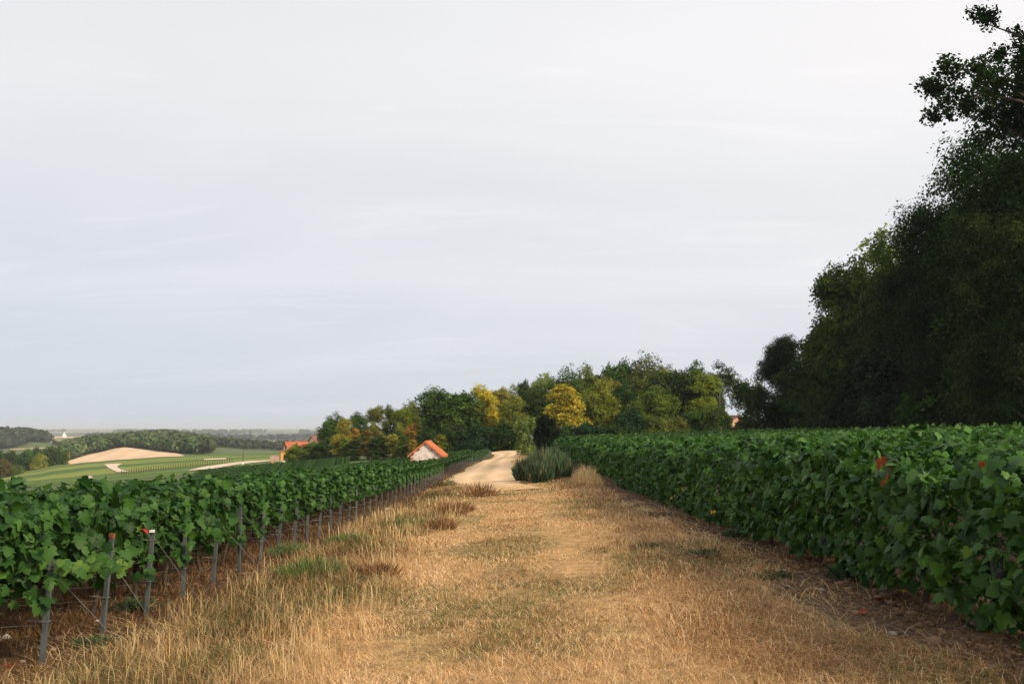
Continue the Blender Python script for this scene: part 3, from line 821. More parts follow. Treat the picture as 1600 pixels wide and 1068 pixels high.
lower_y = np.arange(126, 147, 1.8)
for i, y in enumerate(lower_y):
    x0 = (548 - 800) / FPX * y; z0 = Zs(x0, y)
    row = thing('vine_row', f'distant vine row below the olive farm bushes, {ORD[len(lower_y) - 1 - i]} from the bushes', 'vine row', (x0, y, z0), 0, 'vine rows below the farm bushes')
    row.rotation_euler = (0, -math.atan((z0 - Zs(x0 - 18, y)) / 18), 0)
    ob('foliage', FARS[i % 2], M_VINE, row, kind='stuff').scale = (1, 1, .6)

# ------------------------------------------------------------------ trees
def lobes_for(kind, r):
    L = []
    if kind == 'broad':
        H, W = 12.0, 10.0
        for i in range(34):
            d = r.normal(size=3); d /= np.linalg.norm(d); k = r.uniform(.45, .82)
            L.append((d[0]*5*k, d[1]*5*k, 7.0 + d[2]*4.9*k, r.uniform(1.1, 2.1)))
    elif kind == 'tall':
        H, W = 16.0, 8.0
        for i in range(38):
            z = r.uniform(2.6, 14.8); q = (z - 2) / 13.5
            rad = 3.3 * math.sin(math.pi * min(max(q, .08), .93)) ** .6 * r.uniform(.4, .95); a = r.uniform(0, 6.28)
            L.append((rad*math.cos(a), rad*math.sin(a), z, r.uniform(.8, 1.6)))
    elif kind == 'great':
        H, W = 17.0, 11.0
        for i in range(46):
            z = r.uniform(1.8, 15.4); q = (z - 1) / 15.5
            rad = 4.7 * math.sin(math.pi * min(max(q * .86 + .12, .1), .95)) ** .55 * r.uniform(.45, .95); a = r.uniform(0, 6.28)
            L.append((rad*math.cos(a), rad*math.sin(a), z, r.uniform(.9, 2.0)))
    elif kind == 'cone':
        H, W = 10.0, 7.4
        for i in range(44):
            z = r.uniform(1.2, 9.4); rad = 3.0 * (1 - (z - 1.0) / 9.2) ** .75 * r.uniform(.55, 1.0); a = r.uniform(0, 6.28)
            L.append((rad*math.cos(a), rad*math.sin(a), z, r.uniform(.45, .95) * (1.2 - z * .05)))
    elif kind == 'column':
        H, W = 8.0, 2.8
        for i in range(22):
            z = r.uniform(.5, 7.3); rad = 1.0 * math.sin(math.pi * (z / 8.0) ** .7) * r.uniform(.3, 1); a = r.uniform(0, 6.28)
            L.append((rad*math.cos(a), rad*math.sin(a), z, r.uniform(.4, .75)))
    elif kind == 'bush':
        H, W = 5.0, 6.0
        for i in range(26):
            a = r.uniform(0, 6.28); q = r.random() ** .5; rad = 2.3 * q; z = r.uniform(.4, 4.1 * (1 - .45 * q * q))
            L.append((rad*math.cos(a), rad*math.sin(a), z, r.uniform(.6, 1.15)))
    elif kind == 'feather':
        H, W = 7.0, 4.6
        for i in range(30):
            z = r.uniform(.6, 6.4); rad = 1.8 * math.sin(math.pi * min((z + .8) / 8.2, .96)) ** .7 * r.uniform(.3, 1); a = r.uniform(0, 6.28)
            L.append((rad*math.cos(a), rad*math.sin(a), z, r.uniform(.45, .8)))
    else:                                                  # sparse
        H, W = 14.0, 8.0
        for i in range(22):
            z = r.uniform(5.0, 13.3); q = (z - 4) / 10.
            rad = 3.4 * math.sin(math.pi * min(max(q, .15), .9)) ** .6 * r.uniform(.4, 1.0); a = r.uniform(0, 6.28)
            L.append((rad*math.cos(a), rad*math.sin(a), z, r.uniform(.6, 1.1)))
    return H, W, np.array(L)

def tree_proto(kind, seed, n, leaf, sig, pale=False):
    r = np.random.default_rng(seed)
    H, W, L = lobes_for(kind, r)
    area = L[:, 3] ** 2; pr = area / area.sum()
    nc = max(n // 36, 40)
    li = r.choice(len(L), nc, p=pr)
    d = r.normal(size=(nc, 3)); d[:, 2] = d[:, 2] * .85 + .18; d /= np.linalg.norm(d, axis=1, keepdims=True)
    cc = L[li, :3] + d * (L[li, 3] * np.where(r.random(nc) < (.05 if kind == 'great' else .13), r.uniform(1.1, 1.42, nc), r.uniform(.66, 1.1, nc)))[:, None]
    ct = r.normal(0, .20, nc) + r.normal(0, .10, len(L))[li]                              # each spray has a shade of its own
    ci = r.integers(0, nc, n)
    g = r.normal(size=(n, 3)) * np.array([sig, sig, sig * .55])
    if kind == 'feather': g = r.normal(size=(n, 3)) * np.array([sig * .5, sig * .5, sig * 1.3])
    pos = cc[ci] + g
    pos[:, 2] -= 0.15 * (g[:, 0] ** 2 + g[:, 1] ** 2) / sig      # sprays droop at the rim
    pos = pos[pos[:, 2] > .05] if False else pos
    nrm = d[ci] * .6 + np.array([0, 0, .7]) + r.normal(0, .5, (n, 3))
    tip = d[ci] + r.normal(0, .8, (n, 3)) + (np.array([0, 0, 1.6]) if kind == 'feather' else np.array([0, 0, -.2]))
    tint = np.clip(.42 + ct[ci] + r.normal(0, .17, n), 0, 1)
    v, f, t = leaves(pos, nrm, tip, leaf * r.uniform(.7, 1.35, n), LEAF_QUAD, tint)
    v[:, 2] = np.maximum(v[:, 2], 0.02)
    crown = mesh_np(kind + '_crown', v, f, tint=t); crown.materials.append(M_TREE)
    b = MB(); rd = random.Random(seed)
    tr = {'broad': .26, 'tall': .22, 'great': .3, 'cone': .15, 'column': .08, 'bush': .07, 'feather': .08}.get(kind, .17)
    topz = H * .8; pts, rad = [], []; x = y = 0
    for i in range(8):
        pts.append((x, y, topz * i / 7 - .2)); rad.append(tr * (1.25 if i == 0 else 1 - i / 8.2)); x += rd.uniform(-.12, .12) * H / 12; y += rd.uniform(-.12, .12) * H / 12
    b.tube(pts, rad, 8)
    order = list(range(len(L))); rd.shuffle(order)
    for i in order[:(26 if kind in ('sparse', 'tall', 'great') else 16)]:
        c = Vector(L[i, :3]); zb = max(.8, min(c.z - L[i, 3] * .5 - math.hypot(c.x, c.y) * .5, topz * .92)) if kind != 'bush' else .15
        q = min(int(zb / topz * 7), 6); p0 = Vector(pts[q]).lerp(Vector(pts[q + 1]), zb / topz * 7 - q)
        m = p0.lerp(c, .5) + Vector((rd.uniform(-.2, .2), rd.uniform(-.2, .2), .25))
        r0 = max(rad[q] * .5, .02)
        b.tube([p0, m, c, c + Vector((rd.uniform(-.4, .4), rd.uniform(-.4, .4), L[i, 3] * .6))], [r0, r0 * .7, r0 * .4, .012], 5)
    trunk = b.mesh(kind + '_trunk', True); trunk.materials.append(M_PALEBARK if pale else M_BARK)
    zs = v[:, 2]; 
    return dict(crown=crown, trunk=trunk, H=float(np.quantile(zs, .998)), W=float(np.quantile(v[:, 0], .99) - np.quantile(v[:, 0], .01)))

PROTO = {
 'broad': [tree_proto('broad', 1, 26000, .30, .42), tree_proto('broad', 2, 26000, .30, .42), tree_proto('broad', 3, 24000, .34, .48)],
 'tall': [tree_proto('tall', 4, 26000, .27, .40), tree_proto('tall', 5, 24000, .27, .40)],
 'great': [tree_proto('great', 21, 64000, .19, .44), tree_proto('great', 22, 64000, .19, .44)],
 'cone': [tree_proto('cone', 6, 17000, .26, .34), tree_proto('cone', 7, 15000, .26, .34)],
 'column': [tree_proto('column', 8, 8000, .22, .26), tree_proto('column', 9, 8000, .22, .26)],
 'bush': [tree_proto('bush', 10, 13000, .24, .32), tree_proto('bush', 11, 13000, .24, .32)],
 'feather': [tree_proto('feather', 12, 11000, .22, .30), tree_proto('feather', 13, 11000, .22, .30)],
 'sparse': [tree_proto('sparse', 14, 6500, .26, .36, True), tree_proto('sparse', 15, 7500, .26, .36)],
}
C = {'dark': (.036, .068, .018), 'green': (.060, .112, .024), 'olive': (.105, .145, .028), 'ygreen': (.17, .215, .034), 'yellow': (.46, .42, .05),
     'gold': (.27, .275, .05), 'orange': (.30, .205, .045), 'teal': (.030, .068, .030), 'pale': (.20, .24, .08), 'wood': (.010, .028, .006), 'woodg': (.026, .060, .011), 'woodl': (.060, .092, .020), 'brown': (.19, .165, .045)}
_n = {}
def tree(name, label, kind, u0, u1, vtop, Y, col, cat='tree', group=None, vbase=None, rot=None):
    k = _n.get(kind, 0); _n[kind] = k + 1
    P = PROTO[kind][k % len(PROTO[kind])]
    uc = (u0 + u1) / 2
    top = pix(uc, vtop, Y); x = top.x
    zg = vz(vbase, Y) if vbase else Zs(x, Y)
    H = max(top.z - zg, .5); W = (u1 - u0) / FPX * Y
    root = thing(name, label, cat, (x, Y, zg), random.uniform(0, 6.28) if rot is None else rot, group)
    sx, sz = W / P['W'], H / P['H']
    sx *= 1.12
    if group in ('trees of the dark wood on the right', 'bushes along the foot of the dark wood') and sx < sz * .8:
        dx_ = (sz * .8 - sx) * P['W'] / 2; sx = sz * .8; root.location.x += dx_
    root.scale = (sx, sx, sz)
    a = ob('trunk', P['trunk'], None, root); c = ob('crown', P['crown'], None, root)
    j = np.random.default_rng(int(u0 * 7 + vtop)).uniform(.88, 1.12)
    cc = C[col] if isinstance(col, str) else col
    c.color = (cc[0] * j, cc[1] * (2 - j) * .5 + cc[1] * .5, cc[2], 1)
    return root

G1 = 'trees of the mixed wood beyond the vineyard'
T = lambda lab, kind, u0, u1, vt, Y, col, **k: tree('tree', lab, kind, u0, u1, vt, Y, col, group=G1, **k)
S = lambda lab, kind, u0, u1, vt, Y, col, **k: tree('shrub', lab, kind, u0, u1, vt, Y, col, cat='shrub', group='shrubs along the foot of the wood', **k)
# left end of the belt
T('round dark green tree at the far left end of the wood', 'broad', 506, 548, 646, 172, 'green')
T('narrow golden green tree in front of the leftmost round tree', 'tall', 527, 549, 652, 160, 'gold')
T('slender green tree beside the gap in the wood, right of the golden poplar', 'tall', 545, 573, 644, 175, 'green')
S('small orange tinged shrub under the slender tree at the gap', 'column', 548, 563, 668, 152, 'orange')
T('slender tree with an orange brown crown right of the sky gap', 'tall', 575, 601, 634, 166, 'brown')
T('thin open green tree behind the line of gold shrubs', 'tall', 598, 620, 633, 170, 'olive')
T('yellow green tree left of the spreading pale green tree', 'tall', 616, 640, 636, 165, 'ygreen')
T('spreading pale green tree above the hut, left of the big round one', 'broad', 630, 672, 627, 168, 'olive')
T('big round green tree with the broadest crown above the orange roofed hut', 'broad', 664, 744, 608, 150, 'green')
T('bright yellow tree rising right of the big round green tree', 'tall', 732, 772, 601, 152, 'yellow')
T('yellow green tree just right of the bright yellow one', 'tall', 764, 796, 606, 158, 'gold')
T('dark tree filling the gap behind the big round tree', 'broad', 640, 700, 640, 182, 'dark')
T('dark tree behind the bright yellow one', 'broad', 720, 790, 625, 180, 'dark')
S('olive bush beside the farm buildings', 'bush', 450, 486, 694, 176, 'ygreen')
S('rounded olive green bush right of the farm buildings', 'bush', 474, 506, 690, 168, 'olive')
S('dark bush between the olive and the gold shrubs', 'bush', 490, 528, 690, 158, 'dark')
S('golden yellow upright shrub left of the dark cypress shape', 'column', 518, 534, 679, 150, 'gold')
S('yellow green upright shrub touching the golden one', 'column', 530, 547, 683, 149, 'ygreen')
S('dark cypress like shrub below the gap in the wood', 'column', 544, 564, 687, 147, 'dark')
S('orange topped upright shrub right of the dark cypress', 'column', 564, 583, 671, 150, 'brown')
S('dark green upright shrub between orange and yellow ones', 'column', 577, 596, 684, 146, 'dark')
S('yellow flecked shrub midway along the hedge left of the hut', 'column', 590, 608, 679, 148, 'olive')
S('golden shrub third to the left of the hut', 'column', 605, 624, 678, 146, 'gold')
S('green upright shrub second to the left of the hut', 'column', 620, 638, 680, 144, 'olive')
S('rust orange shrub standing just left of the hut roof', 'column', 634, 654, 662, 148, 'orange')
S('little orange shrub peeping beside the left eave of the hut', 'column', 640, 652, 686, 135, 'orange')
S('yellow green sapling right behind the hut roof', 'column', 679, 697, 679, 132, 'ygreen')
S('dark thicket behind the hut roof', 'bush', 650, 690, 668, 140, 'dark')
S('dark thicket right of the hut under the round tree', 'bush', 690, 735, 664, 138, 'dark')
S('dark green thicket left of the road bend', 'bush', 725, 775, 662, 137, 'teal')
S('dark green thicket just behind the bend of the road', 'bush', 768, 822, 662, 136, 'dark')
# middle of the belt
T('thin pale tree with a light open crown left of the dark spike', 'sparse', 776, 812, 600, 160, 'pale')
T('olive tree with drooping sprays below the thin pale one', 'tall', 786, 824, 620, 146, (.20, .19, .04))
T('small dark pointed tree standing up between pale crowns', 'tall', 808, 827, 594, 166, 'dark')
T('pale green open tree right of the dark pointed one', 'tall', 828, 870, 584, 165, 'pale')
T('dark green tree left of the yellow cone shaped tree', 'broad', 818, 862, 607, 150, 'dark')
T('green round tree above the yellow cone shaped tree', 'broad', 862, 912, 575, 160, 'green')
T('olive green round tree right of the one over the yellow cone', 'broad', 902, 948, 571, 162, 'olive')
T('dark green tree left of the highest crown of the wood', 'broad', 940, 986, 564, 160, 'green')
T('highest olive crown in the middle of the wood', 'broad', 974, 1050, 555, 158, (.115, .135, .03))
T('golden yellow cone shaped tree behind the dark yew', 'cone', 849, 913, 601, 134, (.42, .32, .045), vbase=682)
T('yellow green tree right of the golden cone shaped tree', 'broad', 908, 966, 594, 140, 'ygreen')
T('orange brown crown showing between the yellow green and dark trees', 'broad', 934, 972, 590, 150, 'brown')
T('deep green tree in the middle of the wood front', 'broad', 956, 1002, 597, 142, 'dark')
T('olive tree sloping to the right across the wood front', 'broad', 984, 1048, 602, 136, 'olive')
T('large dark round crown left of the yellowing tree', 'broad', 1018, 1092, 578, 145, 'dark')
T('yellowing tree near the right end of the middle wood', 'tall', 1072, 1120, 580, 142, (.19, .21, .035))
T('open green tree behind the yellowing tree', 'sparse', 1058, 1104, 563, 156, 'green')
T('sparse leaning dark tree at the right end of the middle wood', 'sparse', 1100, 1149, 563, 146, 'dark')
T('second open green tree beside the leaning dark one', 'tall', 1094, 1126, 582, 154, 'green')
S('low dark shrub under the golden cone shaped tree', 'bush', 862, 908, 664, 128, 'dark')
S('low dark shrub at the foot of the yellow green tree', 'bush', 900, 946, 660, 128, 'teal')
S('low dark shrub second right of the golden cone', 'bush', 936, 976, 662, 128, 'dark')
S('bluish dark bush in the middle of the wood foot', 'bush', 962, 1006, 638, 131, 'teal')
S('olive shrub at the foot of the sloping olive tree', 'bush', 1000, 1044, 648, 130, 'olive')
S('yellowish shrub below the large dark crown', 'bush', 1034, 1074, 652, 131, (.13, .15, .033))
S('green shrub below the yellowing tree', 'bush', 1064, 1106, 640, 132, 'green')
S('green shrub at the right foot of the middle wood', 'bush', 1096, 1138, 636, 130, (.06, .10, .026))
S('small orange shrub beside the pink house', 'column', 1118, 1136, 648, 142, 'orange')
# yew and willow by the road
tree('willow_shrub', 'pale green rounded willow shrub left of the dark yew', 'feather', 808, 840, 651, 92, 'pale', cat='shrub')
tree('yew', 'dark oval yew standing behind the grey green bushes', 'feather', 836, 868, 645, 84, (.012, .026, .014), cat='shrub')
# right hand wood
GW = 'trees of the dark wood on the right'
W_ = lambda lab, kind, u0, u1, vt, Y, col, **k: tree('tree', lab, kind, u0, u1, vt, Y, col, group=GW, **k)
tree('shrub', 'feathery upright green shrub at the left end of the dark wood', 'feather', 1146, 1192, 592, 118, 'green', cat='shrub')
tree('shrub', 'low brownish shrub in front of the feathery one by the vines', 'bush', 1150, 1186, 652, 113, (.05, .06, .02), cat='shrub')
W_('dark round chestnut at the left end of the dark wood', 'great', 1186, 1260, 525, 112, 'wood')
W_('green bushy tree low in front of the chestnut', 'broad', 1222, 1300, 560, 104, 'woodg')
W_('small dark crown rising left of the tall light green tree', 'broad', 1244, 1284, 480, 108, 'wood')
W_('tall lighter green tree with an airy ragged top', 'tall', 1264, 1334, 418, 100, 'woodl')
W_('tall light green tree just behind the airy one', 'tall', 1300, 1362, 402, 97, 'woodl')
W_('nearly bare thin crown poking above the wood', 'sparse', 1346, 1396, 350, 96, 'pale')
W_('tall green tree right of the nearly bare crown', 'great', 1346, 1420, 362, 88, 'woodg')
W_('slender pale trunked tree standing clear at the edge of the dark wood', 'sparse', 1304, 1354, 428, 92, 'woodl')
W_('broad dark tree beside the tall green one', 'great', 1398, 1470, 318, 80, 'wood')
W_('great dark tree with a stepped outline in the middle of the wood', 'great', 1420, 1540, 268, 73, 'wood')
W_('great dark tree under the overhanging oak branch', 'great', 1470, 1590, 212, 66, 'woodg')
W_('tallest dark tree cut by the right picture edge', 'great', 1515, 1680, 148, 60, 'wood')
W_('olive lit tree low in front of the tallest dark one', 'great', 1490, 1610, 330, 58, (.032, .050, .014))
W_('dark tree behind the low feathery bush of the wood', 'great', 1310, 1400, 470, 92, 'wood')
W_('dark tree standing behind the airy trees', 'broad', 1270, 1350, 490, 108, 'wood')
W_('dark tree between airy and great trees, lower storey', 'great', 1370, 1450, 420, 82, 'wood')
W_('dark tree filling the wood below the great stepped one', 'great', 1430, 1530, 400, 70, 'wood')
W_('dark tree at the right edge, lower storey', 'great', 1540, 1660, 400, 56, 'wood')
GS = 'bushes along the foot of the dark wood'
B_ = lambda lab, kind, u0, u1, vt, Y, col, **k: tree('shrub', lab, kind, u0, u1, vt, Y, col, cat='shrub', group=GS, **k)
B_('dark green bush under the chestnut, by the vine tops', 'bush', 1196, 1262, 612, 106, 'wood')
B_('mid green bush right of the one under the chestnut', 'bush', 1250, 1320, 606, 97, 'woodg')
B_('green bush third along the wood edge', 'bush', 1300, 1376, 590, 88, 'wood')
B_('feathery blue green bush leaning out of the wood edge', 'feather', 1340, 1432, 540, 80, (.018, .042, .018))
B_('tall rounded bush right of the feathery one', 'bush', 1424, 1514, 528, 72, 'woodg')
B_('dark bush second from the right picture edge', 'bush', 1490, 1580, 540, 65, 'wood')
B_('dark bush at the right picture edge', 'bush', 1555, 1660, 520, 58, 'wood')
# trees in the valley on the left
GV = 'trees in the valley on the left'
V_ = lambda lab, kind, u0, u1, vt, Y, col, **k: tree('tree', lab, kind, u0, u1, vt, Y, col, group=GV, **k)
V_('large round dark tree rightmost of the valley group', 'bush', 64, 100, 697, 425, 'green')
V_('golden brown edge tree leaning on the large round valley tree', 'bush', 88, 107, 702, 430, 'gold')
V_('dark tree between the two biggest crowns of the valley group', 'bush', 50, 68, 699, 440, 'dark')
V_('wide dark green tree in the middle of the valley group', 'bush', 24, 62, 702, 415, 'green')
V_('ochre tree in front of the large round valley tree', 'bush', 54, 74, 709, 408, 'gold')
V_('dark green tree left of the middle of the valley group', 'bush', 2, 30, 704, 420, 'dark')
V_('olive brown tree low at the left picture edge', 'bush', -12, 16, 718, 395, (.12, .11, .03))
V_('olive bush at the foot of the valley trees', 'bush', 18, 34, 726, 392, 'olive')
V_('dark tree cut by the left picture edge', 'bush', -30, 8, 702, 412, 'dark')

# overhanging oak at the top right: trunk outside the frame, limbs reaching in
def oak():
    r = np.random.default_rng(77); rd = random.Random(77)
    bx, by = 28.5, 44.0
    base = Vector((bx, by, Zs(bx, by)))
    root = thing('oak_tree', 'oak whose open leafy branches hang into the top right corner of the sky', 'tree', base)
    tb, lb = MB(), MB()
    trunk = [(0, 0, -.3), (-.1, .1, 4), (-.3, 0, 9), (-.2, .1, 14), (-.1, 0, 18.5), (0, 0, 22)]
    tb.tube(trunk, [.5, .42, .36, .28, .18, .06], 9)
    tips = []
    def grow(p, d, ln, rad, depth):
        pts, rads = [p], [rad]
        q = p.copy(); dd = d.normalized()
        n = 4
        for i in range(n):
            dd = (dd + Vector((rd.gauss(0, .16), rd.gauss(0, .16), rd.gauss(0.02, .13)))).normalized()
            q = q + dd * ln / n; pts.append(q.copy()); rads.append(rad * (1 - .16 * (i + 1)))
        lb.tube(pts, rads, 5 if depth > 1 else 6)
        if depth == 3:
            for t in pts[3:]: tips.append((t, dd))
            return
        for i in range({0: 7, 1: 3, 2: 2}[depth]):
            k = rd.uniform(.3, 1.0) * n; a = min(int(k), n - 1); s = pts[a].lerp(pts[a + 1], k - a)
            side = dd.cross(Vector((rd.gauss(0, 1), rd.gauss(0, 1), rd.gauss(0, 1)))).normalized()
            nd = (dd * .75 + side * .8); nd.z *= .6
            grow(s, nd, ln * rd.uniform(.24, .36), rads[a] * .55, depth + 1)
        grow(pts[-1], dd, ln * .26, rads[-1] * .8, depth + 1)
    targets = [(1458, 92, 44, .6), (1488, 180, 45, .62), (1482, 40, 43, .68), (1525, 5, 46, .75), (1550, -70, 45, .85), (1540, 60, 46, .72), (1600, -110, 43, .9), (1575, 20, 47, .74), (1605, 60, 43, .72), (1900, 60, 47, .7), (2050, 100, 44, .66), (2000, 0, 40, .75), (1800, 20, 38, .7), (1780, 60, 50, .7), (1900, -150, 45, .9)]
    for u, v, Y, hk in targets:
        t = pix(u, v, Y) - base
        zst = t.z * rd.uniform(.72, .86)
        i = [k for k in range(5) if trunk[k][2] <= zst][-1]
        s = Vector(trunk[i]).lerp(Vector(trunk[i + 1]), (zst - trunk[i][2]) / (trunk[i + 1][2] - trunk[i][2])); 
        grow(s, t - s, (t - s).length * .74, .15, 0)
    n_per = 17
    P = np.array([t[0] for t in tips]); n = len(P) * n_per
    pos = np.repeat(P, n_per, 0) + r.normal(0, .19, (n, 3))
    nrm = np.array([0, 0, .8]) + r.normal(0, .7, (n, 3)); tip = r.normal(0, 1, (n, 3)) + np.array([0, 0, -.3])
    v, f, t = leaves(pos, nrm, tip, .185 * r.uniform(.7, 1.3, n), LEAF_QUAD, np.clip(r.normal(.4, .2, n), 0, 1))
    ob('trunk', tb.mesh('oak_trunk', True), M_BARK, root)
    ob('limbs', lb.mesh('oak_limbs', True), M_BARK, root)
    c = ob('crown', mesh_np('oak_crown', v, f, tint=t), M_TREE, root); c.color = (.022, .048, .016, 1)
oak()

# ------------------------------------------------------------------ distant woods as masses
def far_wood(name, n, region, seed, hgt=(6, 10), col=(.072, .108, .038)):
    r = np.random.default_rng(seed)
    P = []
    while len(P) < n:
        u = r.uniform(region['u'][0], region['u'][1]); Y = r.uniform(*region['Y'])
        if region['f'](u, Y): P.append((u, Y))
    P = np.array(P); x = (P[:, 0] - 800) / FPX * P[:, 1]; z = Z(x, P[:, 1])
    h = r.uniform(hgt[0], hgt[1], n); w = h * r.uniform(.38, .6, n)
    m = 46
    d = r.normal(size=(n, m, 3)); d /= np.linalg.norm(d, axis=2, keepdims=True); d[..., 2] = d[..., 2] * .8 + .15
    pos = np.stack([x, P[:, 1], z + h * .52], 1)[:, None] + d * np.stack([w, w, h * .5], 1)[:, None]* r.uniform(.75, 1.05, (n, m, 1))
    pos = pos.reshape(-1, 3); nn = d.reshape(-1, 3) + r.normal(0, .4, (n * m, 3)); tip = r.normal(0, 1, (n * m, 3))
    v, f, _ = leaves(pos, nn, tip, np.repeat(h, m) * .34 * r.uniform(.7, 1.2, n * m), LEAF_QUAD, np.zeros(n * m))
    base = np.array(col) * r.uniform(.6, 1.45, (n, 1)) * (1 + r.normal(0, .08, (n, 3)))
    c = np.repeat(base, m, 0) * r.uniform(.8, 1.2, (n * m, 1))
    return ob(name, mesh_np(name, v, f, col=c), M_WOODFAR, kind='stuff')
def hill_f(u, Y):
    if 92 < u < 300:                                       # not on the wheat
        top = np.interp(u, [92, 120, 150, 184, 198, 200, 240, 288, 300], [560, 610, 655, 700, 700, 700, 668, 580, 560])
        if Y < top + 14: return False
    if u < 150 and Y > np.interp(u, [100, 150], [840, 980]): return False
    if u > 330: return Y > 860
    return True
far_wood('distant_wood', 1700, dict(u=(104, 330), Y=(600, 1045), f=hill_f), 1)
far_wood('distant_wood', 420, dict(u=(330, 560), Y=(860, 1000), f=hill_f), 2, hgt=(5, 9), col=(.05, .07, .035))
far_wood('distant_wood', 750, dict(u=(-160, 82), Y=(1130, 1290), f=lambda u, Y: Y > 1130 + max(0, u - 20) * 1.5), 3, hgt=(9, 14), col=(.04, .058, .03))
far_wood('distant_wood', 420, dict(u=(-160, 95), Y=(1300, 1500), f=lambda u, Y: u < 40), 4, hgt=(8, 12), col=(.04, .058, .03))
far_wood('distant_hedge', 60, dict(u=(88, 118), Y=(1235, 1262), f=lambda u, Y: True), 6, hgt=(4, 6), col=(.045, .055, .03))
far_wood('distant_wood', 700, dict(u=(140, 640), Y=(2300, 2900), f=lambda u, Y: vnoise(np.array([u / 40]), np.array([Y / 300]), 91)[0] > .5), 7, hgt=(4, 15), col=(.045, .065, .038))
far_wood('distant_wood', 800, dict(u=(60, 640), Y=(4200, 6000), f=lambda u, Y: vnoise(np.array([u / 50]), np.array([Y / 500]), 93)[0] > .55), 8, hgt=(6, 22), col=(.045, .065, .04))

# ------------------------------------------------------------------ buildings
M_TILE = simple_mat('orange_roof_tile', (0.40, 0.105, 0.032), (0.58, 0.185, 0.06), scale=5, rough=0.75, bump=0.3)
M_TILER = simple_mat('red_roof_tile', (0.30, 0.075, 0.04), (0.44, 0.14, 0.07), scale=2, rough=0.8)
M_TILEB = simple_mat('brown_roof_tile', (0.17, 0.075, 0.055), (0.26, 0.12, 0.09), scale=2, rough=0.8)
M_RENDER = simple_mat('blotchy_render', (0.56, 0.43, 0.38), (0.74, 0.68, 0.63), scale=2.2, rough=0.9, bump=0.2)
M_BRICK = simple_mat('brick', (0.28, 0.10, 0.06), (0.42, 0.19, 0.12), scale=9, rough=0.9)
M_ORANGE = simple_mat('orange_render', (0.58, 0.26, 0.09), (0.68, 0.34, 0.14), scale=.8, rough=0.9)
M_CREAM = simple_mat('cream_render', (0.66, 0.50, 0.33), (0.74, 0.60, 0.44), scale=.8, rough=0.9)
M_WHITE = simple_mat('white_render', (0.74, 0.70, 0.66), (0.80, 0.77, 0.74), scale=.8, rough=0.9)
M_STONE = simple_mat('pinkish_stone', (0.34, 0.22, 0.18), (0.52, 0.36, 0.29), scale=3, rough=0.95, bump=.5)
M_DARK = simple_mat('dark_opening', (0.012, 0.01, 0.01), (0.02, 0.018, 0.016), rough=0.6)
M_TIMBER = simple_mat('timber', (0.06, 0.035, 0.02), (0.12, 0.07, 0.04), scale=6, rough=0.85)

def gable_house(root, w, d, he, hr, wall, roof, over=.28, th=.14, eave=.25, zb=-0.6):
    b = MB(); b.prism([(-w/2, zb), (w/2, zb), (w/2, he), (0, hr - .02), (-w/2, he)], 'y', -d/2, d/2)
    ob('wall', b.mesh('gable_wall'), wall, root)
    sl = (hr - he) / (w / 2)
    for s in (-1, 1):
        b = MB(); x1 = s * (w/2 + over); z1 = he - over * sl
        b.prism([(0, hr + .01), (x1, z1 + .01), (x1, z1 + .01 + th), (0, hr + .01 + th * 1.05)], 'y', -d/2 - eave, d/2 + eave)
        r_ = ob('roof', b.mesh('roof_slope'), roof, root)
        n = max(3, int(math.hypot(x1, hr - z1) / .32))         # tile courses
        for i in range(n):
            t0 = i / n; xx = x1 * (1 - t0); z_ = z1 + (hr - z1) * t0 + .01 + th
            xb = x1 * (1 - t0 - .75 / n); zb_ = z1 + (hr - z1) * (t0 + .75 / n) + .01 + th
            c = MB(); c.prism([(xx, z_ + .002), (xb, zb_ + .002), (xb, zb_ + .012), (xx, z_ + .045)], 'y', -d/2 - eave - .01, d/2 + eave + .01)
            ob('tile_course', c.mesh('tile_course'), roof, r_)
    b = MB(); b.tube([(0, -d/2 - eave - .02, hr + th), (0, d/2 + eave + .02, hr + th)], .09, 8)
    ob('ridge_tile', b.mesh('ridge'), roof, root)

# stone hut with the orange roof
hx = px_x(667, 100); hy = 100.0
ridge_z, eave_z = vz(692, hy), vz(711, hy)
hz0 = Zs(hx, hy)
hut = thing('hut', 'small pale vineyard hut with a bright orange tiled gable roof', 'hut', (hx, hy + 1.6, hz0), R(-4))
hw = 47 / FPX * hy
gable_house(hut, hw, 3.4, eave_z - hz0, ridge_z - hz0, M_RENDER, M_TILE, over=.26, th=.17, eave=.22)
for sx in (-1, 1):
    zc = 0.2; i = 0
    while zc < eave_z - hz0 - .2:
        b = MB(); wd = .30 if i % 2 else .20
        b.box(min(sx * (hw/2 + .012), sx * (hw/2 - wd)), max(sx * (hw/2 + .012), sx * (hw/2 - wd)), -1.715, -1.55, zc, zc + .20)
        ob('quoin', b.mesh('quoin'), M_BRICK, hut); zc += .215; i += 1
    for q in (.42, .8):
        b = MB(); xq = sx * hw / 2 * q; zq = (ridge_z - hz0) - (ridge_z - eave_z) * q
        b.box(xq - .05, xq + .05, -1.9, -1.703, zq - .16, zq - .03)
        ob('purlin_end', b.mesh('purlin'), M_TIMBER, hut)

